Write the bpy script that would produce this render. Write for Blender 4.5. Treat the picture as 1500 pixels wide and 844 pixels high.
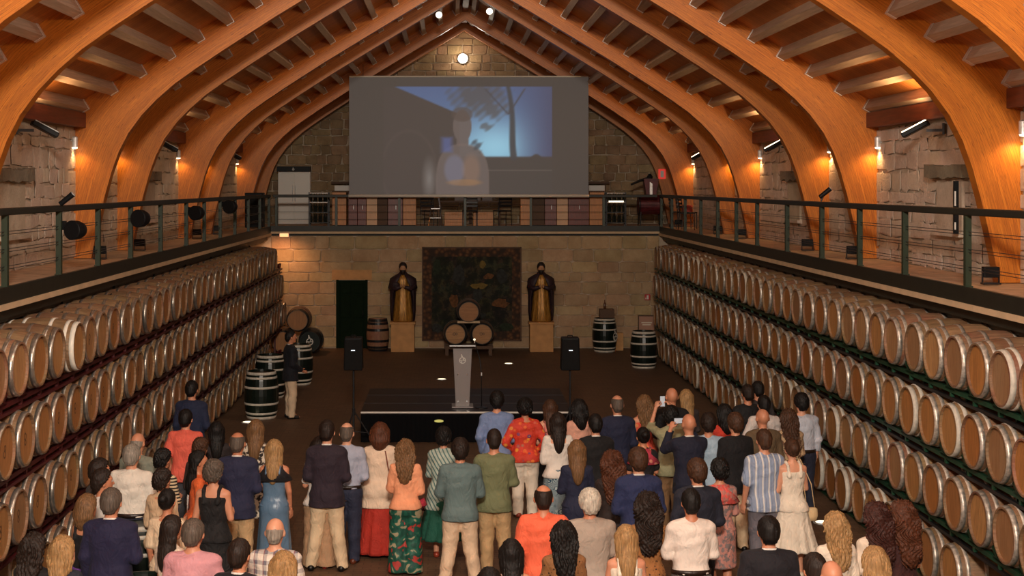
import bpy, bmesh, math, random
import numpy as np
from mathutils import Vector, Matrix, Euler
for o in list(bpy.data.objects): bpy.data.objects.remove(o)
scene = bpy.context.scene
COL = scene.collection
R = math.radians
rng = random.Random(7)

# ------------------------------------------------------------------ camera, world, exposure, big lights
CX, CZ, F = -0.42, 4.70, 2083.3
cam = bpy.data.cameras.new('camera'); cam.lens = 50; cam.sensor_width = 36
cam.shift_x = 0.060; cam.shift_y = -0.1003; cam.clip_end = 200
camo = bpy.data.objects.new('camera', cam); camo.location = (CX, 0, CZ); camo.rotation_euler = (R(90), 0, 0)
COL.objects.link(camo); scene.camera = camo
def at(px, py, Y):                       # where a photograph pixel lies at a distance Y down the hall
    return CX + (px-660)*Y/F, CZ - (py-271.5)*Y/F
w = bpy.data.worlds.new('world'); scene.world = w; w.use_nodes = True
w.node_tree.nodes['Background'].inputs[0].default_value = (1.0, .8, .6, 1)
w.node_tree.nodes['Background'].inputs[1].default_value = 0.012
vs = scene.view_settings; vs.view_transform = 'Standard'; vs.look = 'None'; vs.exposure = 0.0; vs.gamma = 1.0
vs.use_curve_mapping = False
def light(name, kind, loc, power, col=(1, .8, .6), aim=None, size=.2, spot=60, blend=.6, parent=None, size_y=None):
    d = bpy.data.lights.new(name, kind); d.energy = power; d.color = col
    if kind == 'SPOT': d.spot_size = R(spot); d.spot_blend = blend; d.shadow_soft_size = size
    elif kind == 'AREA':
        d.size = size
        if size_y: d.shape = 'RECTANGLE'; d.size_y = size_y
    else: d.shadow_soft_size = size
    o = bpy.data.objects.new(name, d); COL.objects.link(o); o.location = loc
    if aim is not None:
        o.rotation_euler = (Vector(aim)-Vector(loc)).to_track_quat('-Z', 'Y').to_euler()
    if parent is not None:
        o.parent = parent; o.matrix_parent_inverse = Matrix.Translation(parent.location).inverted()
    return o
light('near_roof_light', 'AREA', (-0.5, -1.0, 8.3), 2250, (1, .90, .77), (0, 24, 3.6), 1.4, size_y=.7)
for y_, z_, p_ in ((7.0, 8.3, 130), (13.5, 7.0, 270), (19.0, 7.6, 110)):        # unseen point lights added to brighten the roof and walls, above the view
    light('ridge_fill', 'POINT', (0, y_, z_), p_, (1, .86, .70), size=.15)
light('far_fill', 'AREA', (0, 28.5, 9.0), 70, (1, .78, .54), (0, 35, 0), .8, size_y=.8)  # unseen area light added to lift the far part of the hall

# ------------------------------------------------------------------ materials
def nm(name):
    m = bpy.data.materials.new(name); m.use_nodes = True
    nt = m.node_tree; return m, nt, nt.nodes['Principled BSDF']
def nd(nt, typ, ins=None, **props):
    n = nt.nodes.new(typ)
    for k, v in props.items(): setattr(n, k, v)
    for k, v in (ins or {}).items():
        s = n.inputs[k]
        if hasattr(v, 'is_output') or isinstance(v, bpy.types.NodeSocket): nt.links.new(v, s)
        else: s.default_value = v
    return n
def c4(c): return (c[0], c[1], c[2], 1)
def srgb(r, g, b):
    f = lambda v: ((v/255+.055)/1.055)**2.4 if v > 10 else v/255/12.92
    return (f(r), f(g), f(b))
def mathn(nt, op, a, b=None):
    return nd(nt, 'ShaderNodeMath', {0: a, **({1: b} if b is not None else {})}, operation=op).outputs[0]
def mix(nt, f, a, b, mode='MIX'):
    n = nt.nodes.new('ShaderNodeMix'); n.data_type = 'RGBA'; n.blend_type = mode
    for k, v in ((0, f), (6, a), (7, b)):
        if isinstance(v, bpy.types.NodeSocket): nt.links.new(v, n.inputs[k])
        else: n.inputs[k].default_value = v if k == 0 else c4(v)
    return n.outputs[2]
def ramp(nt, f, stops):
    n = nd(nt, 'ShaderNodeValToRGB', {0: f}); e = n.color_ramp.elements
    while len(e) < len(stops): e.new(.5)
    for s, (p, c) in zip(e, stops): s.position = p; s.color = c4(c)
    return n.outputs[0]
def coords(nt, kind='Object', scale=(1, 1, 1)):
    t = nd(nt, 'ShaderNodeTexCoord'); return nd(nt, 'ShaderNodeMapping', {0: t.outputs[kind], 3: scale}).outputs[0]
def noise(nt, vec, scale, detail=3, rough=.5):
    return nd(nt, 'ShaderNodeTexNoise', {'Vector': vec, 'Scale': scale, 'Detail': detail, 'Roughness': rough}).outputs[0]
def bump(nt, b, h, strength=.3, dist=.02):
    n = nd(nt, 'ShaderNodeBump', {'Height': h, 'Strength': strength, 'Distance': dist}); nt.links.new(n.outputs[0], b.inputs['Normal'])
def vary(nt, col, val=.2, hue=.0):
    oi = nd(nt, 'ShaderNodeObjectInfo').outputs['Random']
    v = mathn(nt, 'ADD', mathn(nt, 'MULTIPLY', oi, 2*val), 1-val)
    h = mathn(nt, 'ADD', mathn(nt, 'MULTIPLY', mathn(nt, 'FRACT', mathn(nt, 'MULTIPLY', oi, 7.31)), 2*hue), .5-hue)
    return nd(nt, 'ShaderNodeHueSaturation', {'Hue': h, 'Value': v, 'Color': col}).outputs[0]
def simple(name, col, rough=.6, metal=0, nscale=0, namt=.3, bscale=0, bstr=.2, rnd=0, hue=0, spec=None, scale=(1, 1, 1), emit=0):
    m, nt, b = nm(name)
    v = None
    c = None
    if nscale:
        v = coords(nt, 'Object', scale)
        n = noise(nt, v, nscale)
        c = ramp(nt, n, [(.25, [x*(1-namt) for x in col]), (.75, [min(1, x*(1+namt)) for x in col])])
    if rnd:
        if c is None: c = nd(nt, 'ShaderNodeRGB').outputs[0]; c.default_value = c4(col)
        c = vary(nt, c, rnd, hue)
    if c is None: b.inputs['Base Color'].default_value = c4(col)
    else: nt.links.new(c, b.inputs['Base Color'])
    b.inputs['Roughness'].default_value = rough; b.inputs['Metallic'].default_value = metal
    if spec is not None: b.inputs['Specular IOR Level'].default_value = spec
    if bscale:
        bump(nt, b, noise(nt, coords(nt, 'Object', scale), bscale, 4), bstr)
    if emit:
        b.inputs['Emission Color'].default_value = c4(col); b.inputs['Emission Strength'].default_value = emit
    return m
M = {}
def glulam():
    m, nt, b = nm('glulam_wood')
    uv = coords(nt, 'UV')
    sep = nd(nt, 'ShaderNodeSeparateXYZ', {0: uv})
    lam = mathn(nt, 'FLOOR', mathn(nt, 'DIVIDE', sep.outputs[1], .036))
    seg = mathn(nt, 'FLOOR', mathn(nt, 'ADD', mathn(nt, 'DIVIDE', sep.outputs[0], 2.1), mathn(nt, 'MULTIPLY', lam, .37)))
    wn = nd(nt, 'ShaderNodeTexWhiteNoise', {0: nd(nt, 'ShaderNodeCombineXYZ', {0: lam, 1: seg}).outputs[0]}, noise_dimensions='3D').outputs[0]
    g = noise(nt, nd(nt, 'ShaderNodeMapping', {0: uv, 3: (1.2, 45, 1)}).outputs[0], 2.0, 4, .6)
    big = noise(nt, nd(nt, 'ShaderNodeMapping', {0: uv, 3: (.6, 3, 1)}).outputs[0], 1.5, 2)
    c = ramp(nt, g, [(.28, srgb(146, 70, 16)), (.5, srgb(204, 116, 32)), (.75, srgb(228, 144, 48))])
    c = mix(nt, mathn(nt, 'MULTIPLY', wn, .45), c, srgb(154, 76, 18))
    c = mix(nt, mathn(nt, 'MULTIPLY', big, .3), c, srgb(232, 148, 52))
    fl = noise(nt, nd(nt, 'ShaderNodeMapping', {0: uv, 3: (5, 60, 1)}).outputs[0], 1.6, 2, .5)
    c = mix(nt, mathn(nt, 'MULTIPLY', ramp(nt, fl, [(.60, (0, 0, 0)), (.68, (1, 1, 1))]), .55), c, srgb(112, 52, 14))
    kn = nd(nt, 'ShaderNodeTexVoronoi', {'Vector': nd(nt, 'ShaderNodeMapping', {0: uv, 3: (1.6, 9, 1)}).outputs[0], 'Scale': 1.6}).outputs[0]
    k = ramp(nt, kn, [(.05, (1, 1, 1)), (.12, (0, 0, 0))])
    c = mix(nt, mathn(nt, 'MULTIPLY', k, .6), c, srgb(88, 36, 10))
    ln = mathn(nt, 'LESS_THAN', mathn(nt, 'FRACT', mathn(nt, 'DIVIDE', sep.outputs[1], .036)), .09)
    c = mix(nt, mathn(nt, 'MULTIPLY', ln, .35), c, srgb(90, 38, 10))
    nt.links.new(c, b.inputs['Base Color']); b.inputs['Roughness'].default_value = .42
    bump(nt, b, g, .12, .01)
    return m
M['glulam'] = glulam()
def planks(name, cols, axis_plank=1, width=.13, grain=(1, 30, 1), rough=.55, obj='Object'):
    m, nt, b = nm(name)
    v = coords(nt, obj); sep = nd(nt, 'ShaderNodeSeparateXYZ', {0: v})
    q = mathn(nt, 'DIVIDE', sep.outputs[axis_plank], width)
    wn = nd(nt, 'ShaderNodeTexWhiteNoise', {1: mathn(nt, 'FLOOR', q)}, noise_dimensions='1D').outputs[0]
    g = noise(nt, nd(nt, 'ShaderNodeMapping', {0: v, 3: grain}).outputs[0], 2.5, 4, .6)
    c = ramp(nt, g, [(.3, cols[0]), (.7, cols[1])])
    c = mix(nt, mathn(nt, 'MULTIPLY', wn, .5), c, cols[2])
    gap = mathn(nt, 'LESS_THAN', mathn(nt, 'FRACT', q), .06)
    c = mix(nt, mathn(nt, 'MULTIPLY', gap, .7), c, tuple(x*.3 for x in cols[0]))
    nt.links.new(c, b.inputs['Base Color']); b.inputs['Roughness'].default_value = rough
    bump(nt, b, g, .1, .01)
    return m
M['roofboard'] = planks('roof_boards', (srgb(182, 108, 50), srgb(214, 138, 70), srgb(158, 88, 38)), 1, .13, (2, 40, 2))
M['purlin'] = simple('purlin_wood', srgb(184, 158, 138), .55, 0, 3, .2, 8, .1, .12, scale=(12, .6, 12))
M['galv'] = simple('galvanised_steel', (.85, .83, .80), .42, .6, 14, .25, rnd=.1)
M['plate'] = simple('wall_plate_wood', srgb(110, 50, 24), .55, 0, 4, .3, 8, .1, scale=(8, .5, 8))
def stone(name, a, b_, rough=.85, pits=.5, rnd=.22, hue=.012):
    m, nt, b = nm(name)
    v = coords(nt, 'Object')
    oi = nd(nt, 'ShaderNodeObjectInfo')
    vv = nd(nt, 'ShaderNodeVectorMath', {0: nd(nt, 'ShaderNodeNewGeometry').outputs['Position'], 1: (0, 0, 0)}).outputs[0]
    n1 = noise(nt, vv, 2.2, 5, .65); n2 = noise(nt, vv, 22, 4, .7)
    c = ramp(nt, n1, [(.3, a), (.7, b_)])
    c = mix(nt, mathn(nt, 'MULTIPLY', n2, .45), c, tuple(x*.45 for x in a))
    c = vary(nt, c, rnd, hue)
    nt.links.new(c, b.inputs['Base Color']); b.inputs['Roughness'].default_value = rough
    bump(nt, b, mathn(nt, 'ADD', mathn(nt, 'MULTIPLY', n2, .6), n1), pits, .05)
    return m
M['ashlar'] = stone('ashlar_stone', srgb(176, 144, 106), srgb(206, 178, 140), pits=.35, rnd=.14, hue=.014)
M['mortar'] = stone('mortar', srgb(190, 168, 144), srgb(222, 202, 180), pits=.5, rnd=0)
M['rubble'] = stone('rubble_stone', srgb(206, 184, 162), srgb(238, 220, 202), pits=.7, rnd=.08)
M['gable'] = stone('gable_stone', srgb(138, 112, 82), srgb(186, 156, 120), pits=.7, rnd=.22)
M['lintel'] = stone('lintel_stone', srgb(120, 108, 92), srgb(160, 146, 124), pits=.8, rnd=0)
def floor_mat():
    m, nt, b = nm('floor_brown')
    v = coords(nt, 'Object')
    br = nd(nt, 'ShaderNodeTexBrick', {'Vector': v, 'Scale': 1.0, 'Mortar Size': .006, 'Brick Width': .2, 'Row Height': .1,
        'Color1': c4(srgb(118, 88, 62)), 'Color2': c4(srgb(96, 70, 50)), 'Mortar': c4(srgb(60, 44, 32))})
    n = noise(nt, v, 1.3, 4, .6); n2 = noise(nt, v, 30, 3)
    c = mix(nt, mathn(nt, 'MULTIPLY', n, .6), br.outputs[0], srgb(70, 50, 36))
    c = mix(nt, mathn(nt, 'MULTIPLY', n2, .4), c, srgb(120, 94, 70))
    nt.links.new(c, b.inputs['Base Color']); b.inputs['Roughness'].default_value = .62
    bump(nt, b, mathn(nt, 'ADD', n2, br.outputs[1]), .15, .01)
    return m
M['floor'] = floor_mat()
M['balcony_floor'] = simple('balcony_floor_stone', srgb(196, 160, 128), .8, 0, 5, .25, 18, .3)
M['green'] = simple('dark_green_steel', srgb(44, 56, 40), .42, .0, 6, .2)
M['green_dark'] = simple('black_green_steel', srgb(34, 34, 26), .5, .0, 5, .25)
M['rackgreen'] = simple('rack_green_paint', srgb(28, 72, 50), .4, .0, 6, .4)
M['rackred'] = simple('rack_maroon_paint', srgb(76, 22, 26), .42, .0, 6, .4)
M['strip'] = simple('slab_edge_limestone', srgb(216, 186, 150), .75, 0, 4, .12, 20, .2)
M['black'] = simple('black_plastic', (.008, .008, .009), .5, spec=.2)
M['blackmetal'] = simple('black_metal', (.02, .02, .022), .38, .3)
M['grille'] = simple('speaker_grille', (.012, .012, .012), .6, .2, 300, .8, 300, .5, spec=.2)
M['lens'] = simple('frosted_lens', (.62, .66, .66), .2)
M['chrome'] = simple('chrome', (.8, .8, .8), .16, 1)
M['white'] = simple('white_paint', srgb(232, 226, 216), .4)
M['offwhite'] = simple('offwhite_board', srgb(236, 220, 200), .5, rnd=.05)
M['hoopwhite'] = simple('white_painted_hoop', srgb(210, 202, 188), .5, 0, 16, .22, 40, .15)
M['hooppaint'] = simple('whitewashed_hoop', srgb(240, 234, 220), .45, 0, 14, .1)
M['barrelblack'] = simple('black_painted_oak', (.006, .011, .008), .3, 0, 10, .3, spec=.35)
M['blackwood'] = simple('black_stage_board', (.022, .012, .009), .4, 0, 3, .3, spec=.2)
M['skirt'] = simple('black_stage_skirt', (.005, .005, .006), .9, spec=.08)
M['cherry'] = simple('cherry_wood', srgb(112, 40, 24), .4, 0, 3, .3, scale=(20, 20, 1.5))
M['oakpanel'] = simple('light_oak_panel', srgb(196, 128, 66), .45, 0, 3, .2, scale=(20, 20, 1.5))
M['palepanel'] = simple('pale_board', srgb(222, 176, 136), .5, 0, 3, .1)
M['doorgreen'] = simple('green_door_paint', srgb(14, 30, 14), .7, 0, 5, .2, spec=.08)
M['pedestal'] = simple('ochre_stone', srgb(202, 150, 96), .75, 0, 5, .15, 20, .2)
M['crate'] = simple('dark_crate_wood', srgb(92, 66, 48), .7, 0, 4, .3, scale=(3, 20, 20))
def oak(name, cols, ridge=True):
    m, nt, b = nm(name)
    v = coords(nt, 'Object')
    oi = nd(nt, 'ShaderNodeObjectInfo').outputs['Random']
    off = nd(nt, 'ShaderNodeCombineXYZ', {0: mathn(nt, 'MULTIPLY', oi, 31.), 1: mathn(nt, 'MULTIPLY', oi, 17.), 2: 0.}).outputs[0]
    vo = nd(nt, 'ShaderNodeVectorMath', {0: v, 1: off}, operation='ADD').outputs[0]
    g = noise(nt, nd(nt, 'ShaderNodeMapping', {0: vo, 3: (1.2, 14, 14)}).outputs[0], 3, 4, .65)
    st = noise(nt, vo, 3.2, 3)
    c = ramp(nt, g, [(.25, cols[0]), (.75, cols[1])])
    c = mix(nt, ramp(nt, st, [(.45, (0, 0, 0)), (.75, (.7, .7, .7))]), c, cols[2])
    c = vary(nt, c, .22, .012)
    nt.links.new(c, b.inputs['Base Color']); b.inputs['Roughness'].default_value = .6
    bump(nt, b, g, .2, .01)
    return m
M['stave'] = oak('barrel_staves', (srgb(104, 80, 56), srgb(164, 130, 96), srgb(126, 74, 54)))
def headmat(name, plank, ringmark):
    m, nt, b = nm(name)
    v = coords(nt, 'Object'); sep = nd(nt, 'ShaderNodeSeparateXYZ', {0: v})
    oi = nd(nt, 'ShaderNodeObjectInfo').outputs['Random']
    q = mathn(nt, 'DIVIDE', mathn(nt, 'ADD', sep.outputs[1], 5.), .095)
    wn = nd(nt, 'ShaderNodeTexWhiteNoise', {0: nd(nt, 'ShaderNodeCombineXYZ', {0: mathn(nt, 'FLOOR', q), 1: mathn(nt, 'MULTIPLY', oi, 97.)}).outputs[0]}, noise_dimensions='3D').outputs[0]
    off = nd(nt, 'ShaderNodeCombineXYZ', {0: mathn(nt, 'MULTIPLY', oi, 31.), 1: mathn(nt, 'MULTIPLY', oi, 17.), 2: 0.}).outputs[0]
    vo = nd(nt, 'ShaderNodeVectorMath', {0: v, 1: off}, operation='ADD').outputs[0]
    g = noise(nt, nd(nt, 'ShaderNodeMapping', {0: vo, 3: (1, 26, 2)}).outputs[0], 3, 3, .6)
    base = ramp(nt, oi, [(0, plank[0]), (.3, plank[1]), (.6, plank[2]), (.85, plank[3]), (1, plank[4])])
    c = mix(nt, ramp(nt, g, [(.35, (0, 0, 0)), (.7, (.5, .5, .5))]), base, srgb(116, 78, 42))
    c = mix(nt, mathn(nt, 'MULTIPLY', wn, .35), c, srgb(146, 94, 50))
    gap = mathn(nt, 'LESS_THAN', mathn(nt, 'FRACT', q), .05)
    c = mix(nt, mathn(nt, 'MULTIPLY', gap, .5), c, srgb(70, 38, 18))
    if ringmark:
        # stencilled cellar mark: two small stacked rings
        def ring(cz, r, t):
            d = nd(nt, 'ShaderNodeVectorMath', {0: nd(nt, 'ShaderNodeCombineXYZ', {0: sep.outputs[1], 1: mathn(nt, 'SUBTRACT', sep.outputs[2], cz)}).outputs[0]}, operation='LENGTH').outputs['Value']
            return mathn(nt, 'LESS_THAN', mathn(nt, 'ABSOLUTE', mathn(nt, 'SUBTRACT', d, r)), t)
        mk = mathn(nt, 'MAXIMUM', ring(.035, .026, .009), ring(-.03, .034, .009))
        on = mathn(nt, 'GREATER_THAN', mathn(nt, 'FRACT', mathn(nt, 'MULTIPLY', oi, 13.7)), .35)
        c = mix(nt, mathn(nt, 'MULTIPLY', mathn(nt, 'MULTIPLY', mk, on), .75), c, srgb(60, 40, 28))
    nt.links.new(c, b.inputs['Base Color']); b.inputs['Roughness'].default_value = .55
    bump(nt, b, g, .1, .01)
    return m
HC = [srgb(202, 150, 92), srgb(198, 136, 74), srgb(186, 120, 60), srgb(166, 132, 98), srgb(210, 162, 108)]
M['head_left'] = headmat('barrel_head_marked', [srgb(196, 146, 92), srgb(186, 130, 76), srgb(178, 118, 66), srgb(168, 128, 90), srgb(204, 156, 104)], True)
M['head_right'] = headmat('barrel_head_plain', HC, False)
M['hoop_left'] = simple('bright_galvanised_hoop', (.56, .52, .46), .34, .85, 16, .4, 40, .12, rnd=.2)
M['hoop_right'] = simple('dull_galvanised_hoop', (.52, .47, .41), .42, .55, 18, .6, 40, .15, rnd=.28)

# ------------------------------------------------------------------ mesh helper
class MB:
    def __init__(s): s.v = []; s.f = []; s.m = []; s.uv = None
    def add(s, vs, fs, mi=0):
        o = len(s.v); s.v += [tuple(p) for p in vs]; s.f += [tuple(i+o for i in f) for f in fs]; s.m += [mi]*len(fs); return s
    def box(s, c, d, rot=None, mi=0, taper=1.0):
        x, y, z = d[0]/2, d[1]/2, d[2]/2
        vs = [Vector((a*x*(taper if e > 0 else 1), b*y*(taper if e > 0 else 1), e*z)) for e in (-1, 1) for a, b in ((-1, -1), (1, -1), (1, 1), (-1, 1))]
        if rot is not None:
            rm = rot if isinstance(rot, Matrix) else Euler(rot).to_matrix()
            vs = [rm @ p for p in vs]
        vs = [p+Vector(c) for p in vs]
        return s.add(vs, [(3, 2, 1, 0), (4, 5, 6, 7), (0, 1, 5, 4), (1, 2, 6, 5), (2, 3, 7, 6), (3, 0, 4, 7)], mi)
    def bar(s, a, b, w_, h=None, mi=0):
        a, b = Vector(a), Vector(b); d = b-a; h = h or w_
        return s.box((a+b)/2, (w_, h, d.length), d.to_track_quat('Z', 'Y').to_matrix(), mi)
    def tube(s, pts, r, seg=8, mi=0, cap=True):
        pts = [Vector(p) for p in pts]; n = len(pts); rs = r if isinstance(r, (list, tuple)) else [r]*n
        vs = []
        for i, p in enumerate(pts):
            d = (pts[min(i+1, n-1)]-pts[max(i-1, 0)]).normalized()
            q = d.to_track_quat('Z', 'Y').to_matrix()
            for k in range(seg):
                t = 2*math.pi*k/seg; vs.append(p+q @ Vector((math.cos(t)*rs[i], math.sin(t)*rs[i], 0)))
        fs = [(i*seg+k, i*seg+(k+1) % seg, (i+1)*seg+(k+1) % seg, (i+1)*seg+k) for i in range(n-1) for k in range(seg)]
        if cap: fs += [tuple(reversed(range(seg))), tuple(range((n-1)*seg, n*seg))]
        return s.add(vs, fs, mi)
    def lathe(s, prof, seg=24, axis='Z', c=(0, 0, 0), mi=0, cap=True, fold=0, nf=8, sx=1, sy=1):
        vs = []; n = len(prof)
        for r, h in prof:
            for k in range(seg):
                t = 2*math.pi*k/seg; rr = r*(1+fold*math.sin(nf*t)) if fold else r
                a, b = rr*math.cos(t)*sx, rr*math.sin(t)*sy
                p = (a, b, h) if axis == 'Z' else ((h, a, b) if axis == 'X' else (b, h, a))
                vs.append((p[0]+c[0], p[1]+c[1], p[2]+c[2]))
        fs = [(i*seg+k, i*seg+(k+1) % seg, (i+1)*seg+(k+1) % seg, (i+1)*seg+k) for i in range(n-1) for k in range(seg)]
        if cap:
            if prof[0][0] > 1e-4: fs.append(tuple(reversed(range(seg))))
            if prof[-1][0] > 1e-4: fs.append(tuple(range((n-1)*seg, n*seg)))
        return s.add(vs, fs, mi)
    def prism(s, poly, y0, y1, mi=0, axes='XZ'):
        n = len(poly)
        def P(p, y): return (p[0], y, p[1]) if axes == 'XZ' else ((p[0], p[1], y) if axes == 'XY' else (y, p[0], p[1]))
        vs = [P(p, y0) for p in poly]+[P(p, y1) for p in poly]
        return s.add(vs, [tuple(range(n)), tuple(reversed(range(n, 2*n)))]+[(i, i+n, (i+1) % n+n, (i+1) % n) for i in range(n)], mi)
    def mesh(s, name, mats, smooth=False):
        me = bpy.data.meshes.new(name); me.from_pydata(s.v, [], s.f)
        for m in (mats if isinstance(mats, (list, tuple)) else [mats]): me.materials.append(m)
        if any(s.m): me.polygons.foreach_set('material_index', s.m)
        if smooth: me.polygons.foreach_set('use_smooth', [True]*len(s.f))
        bm = bmesh.new(); bm.from_mesh(me); bmesh.ops.recalc_face_normals(bm, faces=bm.faces); bm.to_mesh(me); bm.free()
        me.update(); return me
    def build(s, name, mats, parent=None, loc=(0, 0, 0), rot=(0, 0, 0), smooth=False, bevel=0):
        o = link(name, s.mesh(name, mats, smooth), parent, loc, rot)
        if bevel:
            md = o.modifiers.new('bevel', 'BEVEL'); md.width = bevel; md.segments = 2; md.limit_method = 'ANGLE'
        return o
def link(name, data, parent=None, loc=(0, 0, 0), rot=(0, 0, 0), scale=(1, 1, 1)):
    o = bpy.data.objects.new(name, data); COL.objects.link(o)
    o.location = loc; o.rotation_euler = rot; o.scale = scale
    if parent is not None: o.parent = parent
    return o
def tag(o, label=None, cat=None, group=None, kind=None):
    for k, v in (('label', label), ('category', cat), ('group', group), ('kind', kind)):
        if v: o[k] = v
    return o
def thing(name, label, cat, loc=(0, 0, 0), rz=0, group=None, rot=None):
    o = link(name, None, None, loc, rot or (0, 0, rz)); o.empty_display_size = .1
    return tag(o, label, cat, group)
def copy_tree(o, parent=None):
    c = o.copy(); COL.objects.link(c)
    if parent is not None: c.parent = parent
    for ch in list(o.children): copy_tree(ch, c)
    return c
ORD = ['nearest', 'second', 'third', 'fourth', 'fifth', 'sixth', 'seventh', 'eighth', 'ninth', 'tenth', 'eleventh', 'twelfth', 'thirteenth',
       'fourteenth', 'fifteenth', 'sixteenth', 'seventeenth', 'eighteenth', 'nineteenth', 'twentieth']

# ------------------------------------------------------------------ the hall
YW, YG = 41.0, 44.9          # lower end wall, gable wall
XB, XWALL = 5.6, 6.62        # balcony edge, upper wall face
ZS = 3.50                    # balcony floor
def S(o): o['kind'] = 'structure'; return o
S(MB().add([(-8, -4, 0), (8, -4, 0), (8, YW+1, 0), (-8, YW+1, 0)], [(0, 1, 2, 3)]).build('floor', M['floor']))
wl = S(MB().box((-7.05, 20.5, 4.65), (.86, 49, 2.5)).box((-7.62, 20.5, 1.7), (.3, 49, 3.4)).build('wall_left', M['mortar']))
wr = S(MB().box((7.05, 20.5, 4.65), (.86, 49, 2.5)).box((7.62, 20.5, 1.7), (.3, 49, 3.4)).build('wall_right', M['mortar']))
wb = S(MB().box((0, YW+.24, ZS/2-.13), (15, .4, ZS-.26)).build('wall_back', M['mortar']))
wg = S(MB().prism([(-7.4, 3.2), (7.4, 3.2), (7.4, 5.6), (0, 10.1), (-7.4, 5.6)], YG, YG+.3).build('wall_gable', M['mortar']))
S(MB().prism([(-7.4, 0), (7.4, 0), (7.4, 5.6), (0, 10.1), (-7.4, 5.6)], -4.3, -4.0).build('wall_front', M['mortar']))
# ashlar and rubble stones, each its own object on shared block meshes
def block_protos(n, jit, depth, seed, inset=.9):
    r = random.Random(seed); out = []
    for _ in range(n):
        a = .5; c = .09
        pts = [(-a+c, -a), (a-c, -a), (a, -a+c), (a, a-c), (a-c, a), (-a+c, a), (-a, a-c), (-a, -a+c)]
        pts = [(x+r.uniform(-jit, jit), y+r.uniform(-jit, jit)) for x, y in pts]
        vs = [(x, 0, y) for x, y in pts]+[(x*.985, -.7*depth, y*.985) for x, y in pts]+[(x*inset, -depth*r.uniform(.8, 1.2), y*inset) for x, y in pts]
        fs = [(i, (i+1) % 8, 8+(i+1) % 8, 8+i) for i in range(8)]+[(8+i, 8+(i+1) % 8, 16+(i+1) % 8, 16+i) for i in range(8)]+[tuple(range(16, 24))]
        m = MB(); m.add(vs, fs); out.append(m)
    return out
def courses(u0, u1, v0, v1, hr, wr_, seed):
    r = random.Random(seed); v = v0; out = []
    while v < v1-.04:
        h = min(r.uniform(*hr), v1-v)
        if v1-v-h < .08: h = v1-v
        u = u0-r.uniform(0, wr_[0])
        while u < u1:
            w_ = r.uniform(*wr_)
            a, b = max(u, u0), min(u+w_, u1)
            if b-a > .06: out.append((a, b, v, v+h))
            u += w_
        v += h
    return out
def lay_stones(parent, rects, protos, mat, place, limit=290, name='stone', keep=None, seed=3, gap=.012):
    r = random.Random(seed); meshes = [p.mesh(name, mat) for p in protos]
    rects = sorted(rects, key=lambda q: -(keep(q) if keep else 1)*(q[1]-q[0])*(q[3]-q[2]))
    rest = MB()
    for i, (a, b, c, d) in enumerate(rects):
        k = r.randrange(len(protos)); loc, rz, mir = place((a+b)/2, (c+d)/2)
        sc = ((b-a-gap)*(-1 if r.random() < .5 else 1), 1, d-c-gap)
        if i < limit:
            link(name, meshes[k], parent, loc, (0, 0, rz), sc)
        else:
            mt = Matrix.Translation(loc) @ Matrix.Rotation(rz, 4, 'Z') @ Matrix.Diagonal((*sc, 1))
            rest.add([mt @ Vector(p) for p in protos[k].v], protos[k].f)
    if rest.v: tag(rest.build('stones', mat, parent), kind='stuff')
P1 = block_protos(10, .012, .035, 1); P2 = block_protos(14, .06, .05, 2); P3 = block_protos(16, .13, .009, 4, .78)
def cut(rects, hole):
    out = []
    for q in rects:
        a, b, c, d = q; A, B, C_, D = hole
        if b <= A or a >= B or d <= C_ or c >= D: out.append(q); continue
        if a < A-.06: out.append((a, A, c, d))
        if b > B+.06: out.append((B, b, c, d))
        if d > D+.06: out.append((max(a, A), min(b, B), D, d))
    return out
rects = courses(-5.6, 5.6, 0.02, 3.24, (.24, .36), (.35, .95), 11)
rects = cut(rects, (-3.67, -2.83, 0, 2.0))
lay_stones(wb, rects, P1, M['ashlar'], lambda u, v: ((u, YW+.04, v), 0, 1), gap=.008)
def roofz(x): return 9.98-.6*abs(x)
rg = [q for q in courses(-6.4, 6.4, 3.5, 9.9, (.19, .32), (.25, .62), 12) if q[3] < roofz(max(abs(q[0]), abs(q[1])))+.1]
lay_stones(wg, rg, P2, M['gable'], lambda u, v: ((u, YG, v), 0, 1),
           keep=lambda q: .02 if (abs((q[0]+q[1])/2) < 3.4 and q[3] < 7.9) else 1)
for wo, sd, seed in ((wl, -1, 13), (wr, 1, 14)):
    rs = courses(10.5, 44.5, 3.5, 5.62, (.16, .34), (.28, .62), seed)
    lay_stones(wo, rs, P3, M['rubble'], lambda u, v: ((sd*6.60, u, v), R(90)*(1 if sd < 0 else -1), 1),
               keep=lambda q: 1/(q[0]**2))
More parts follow.
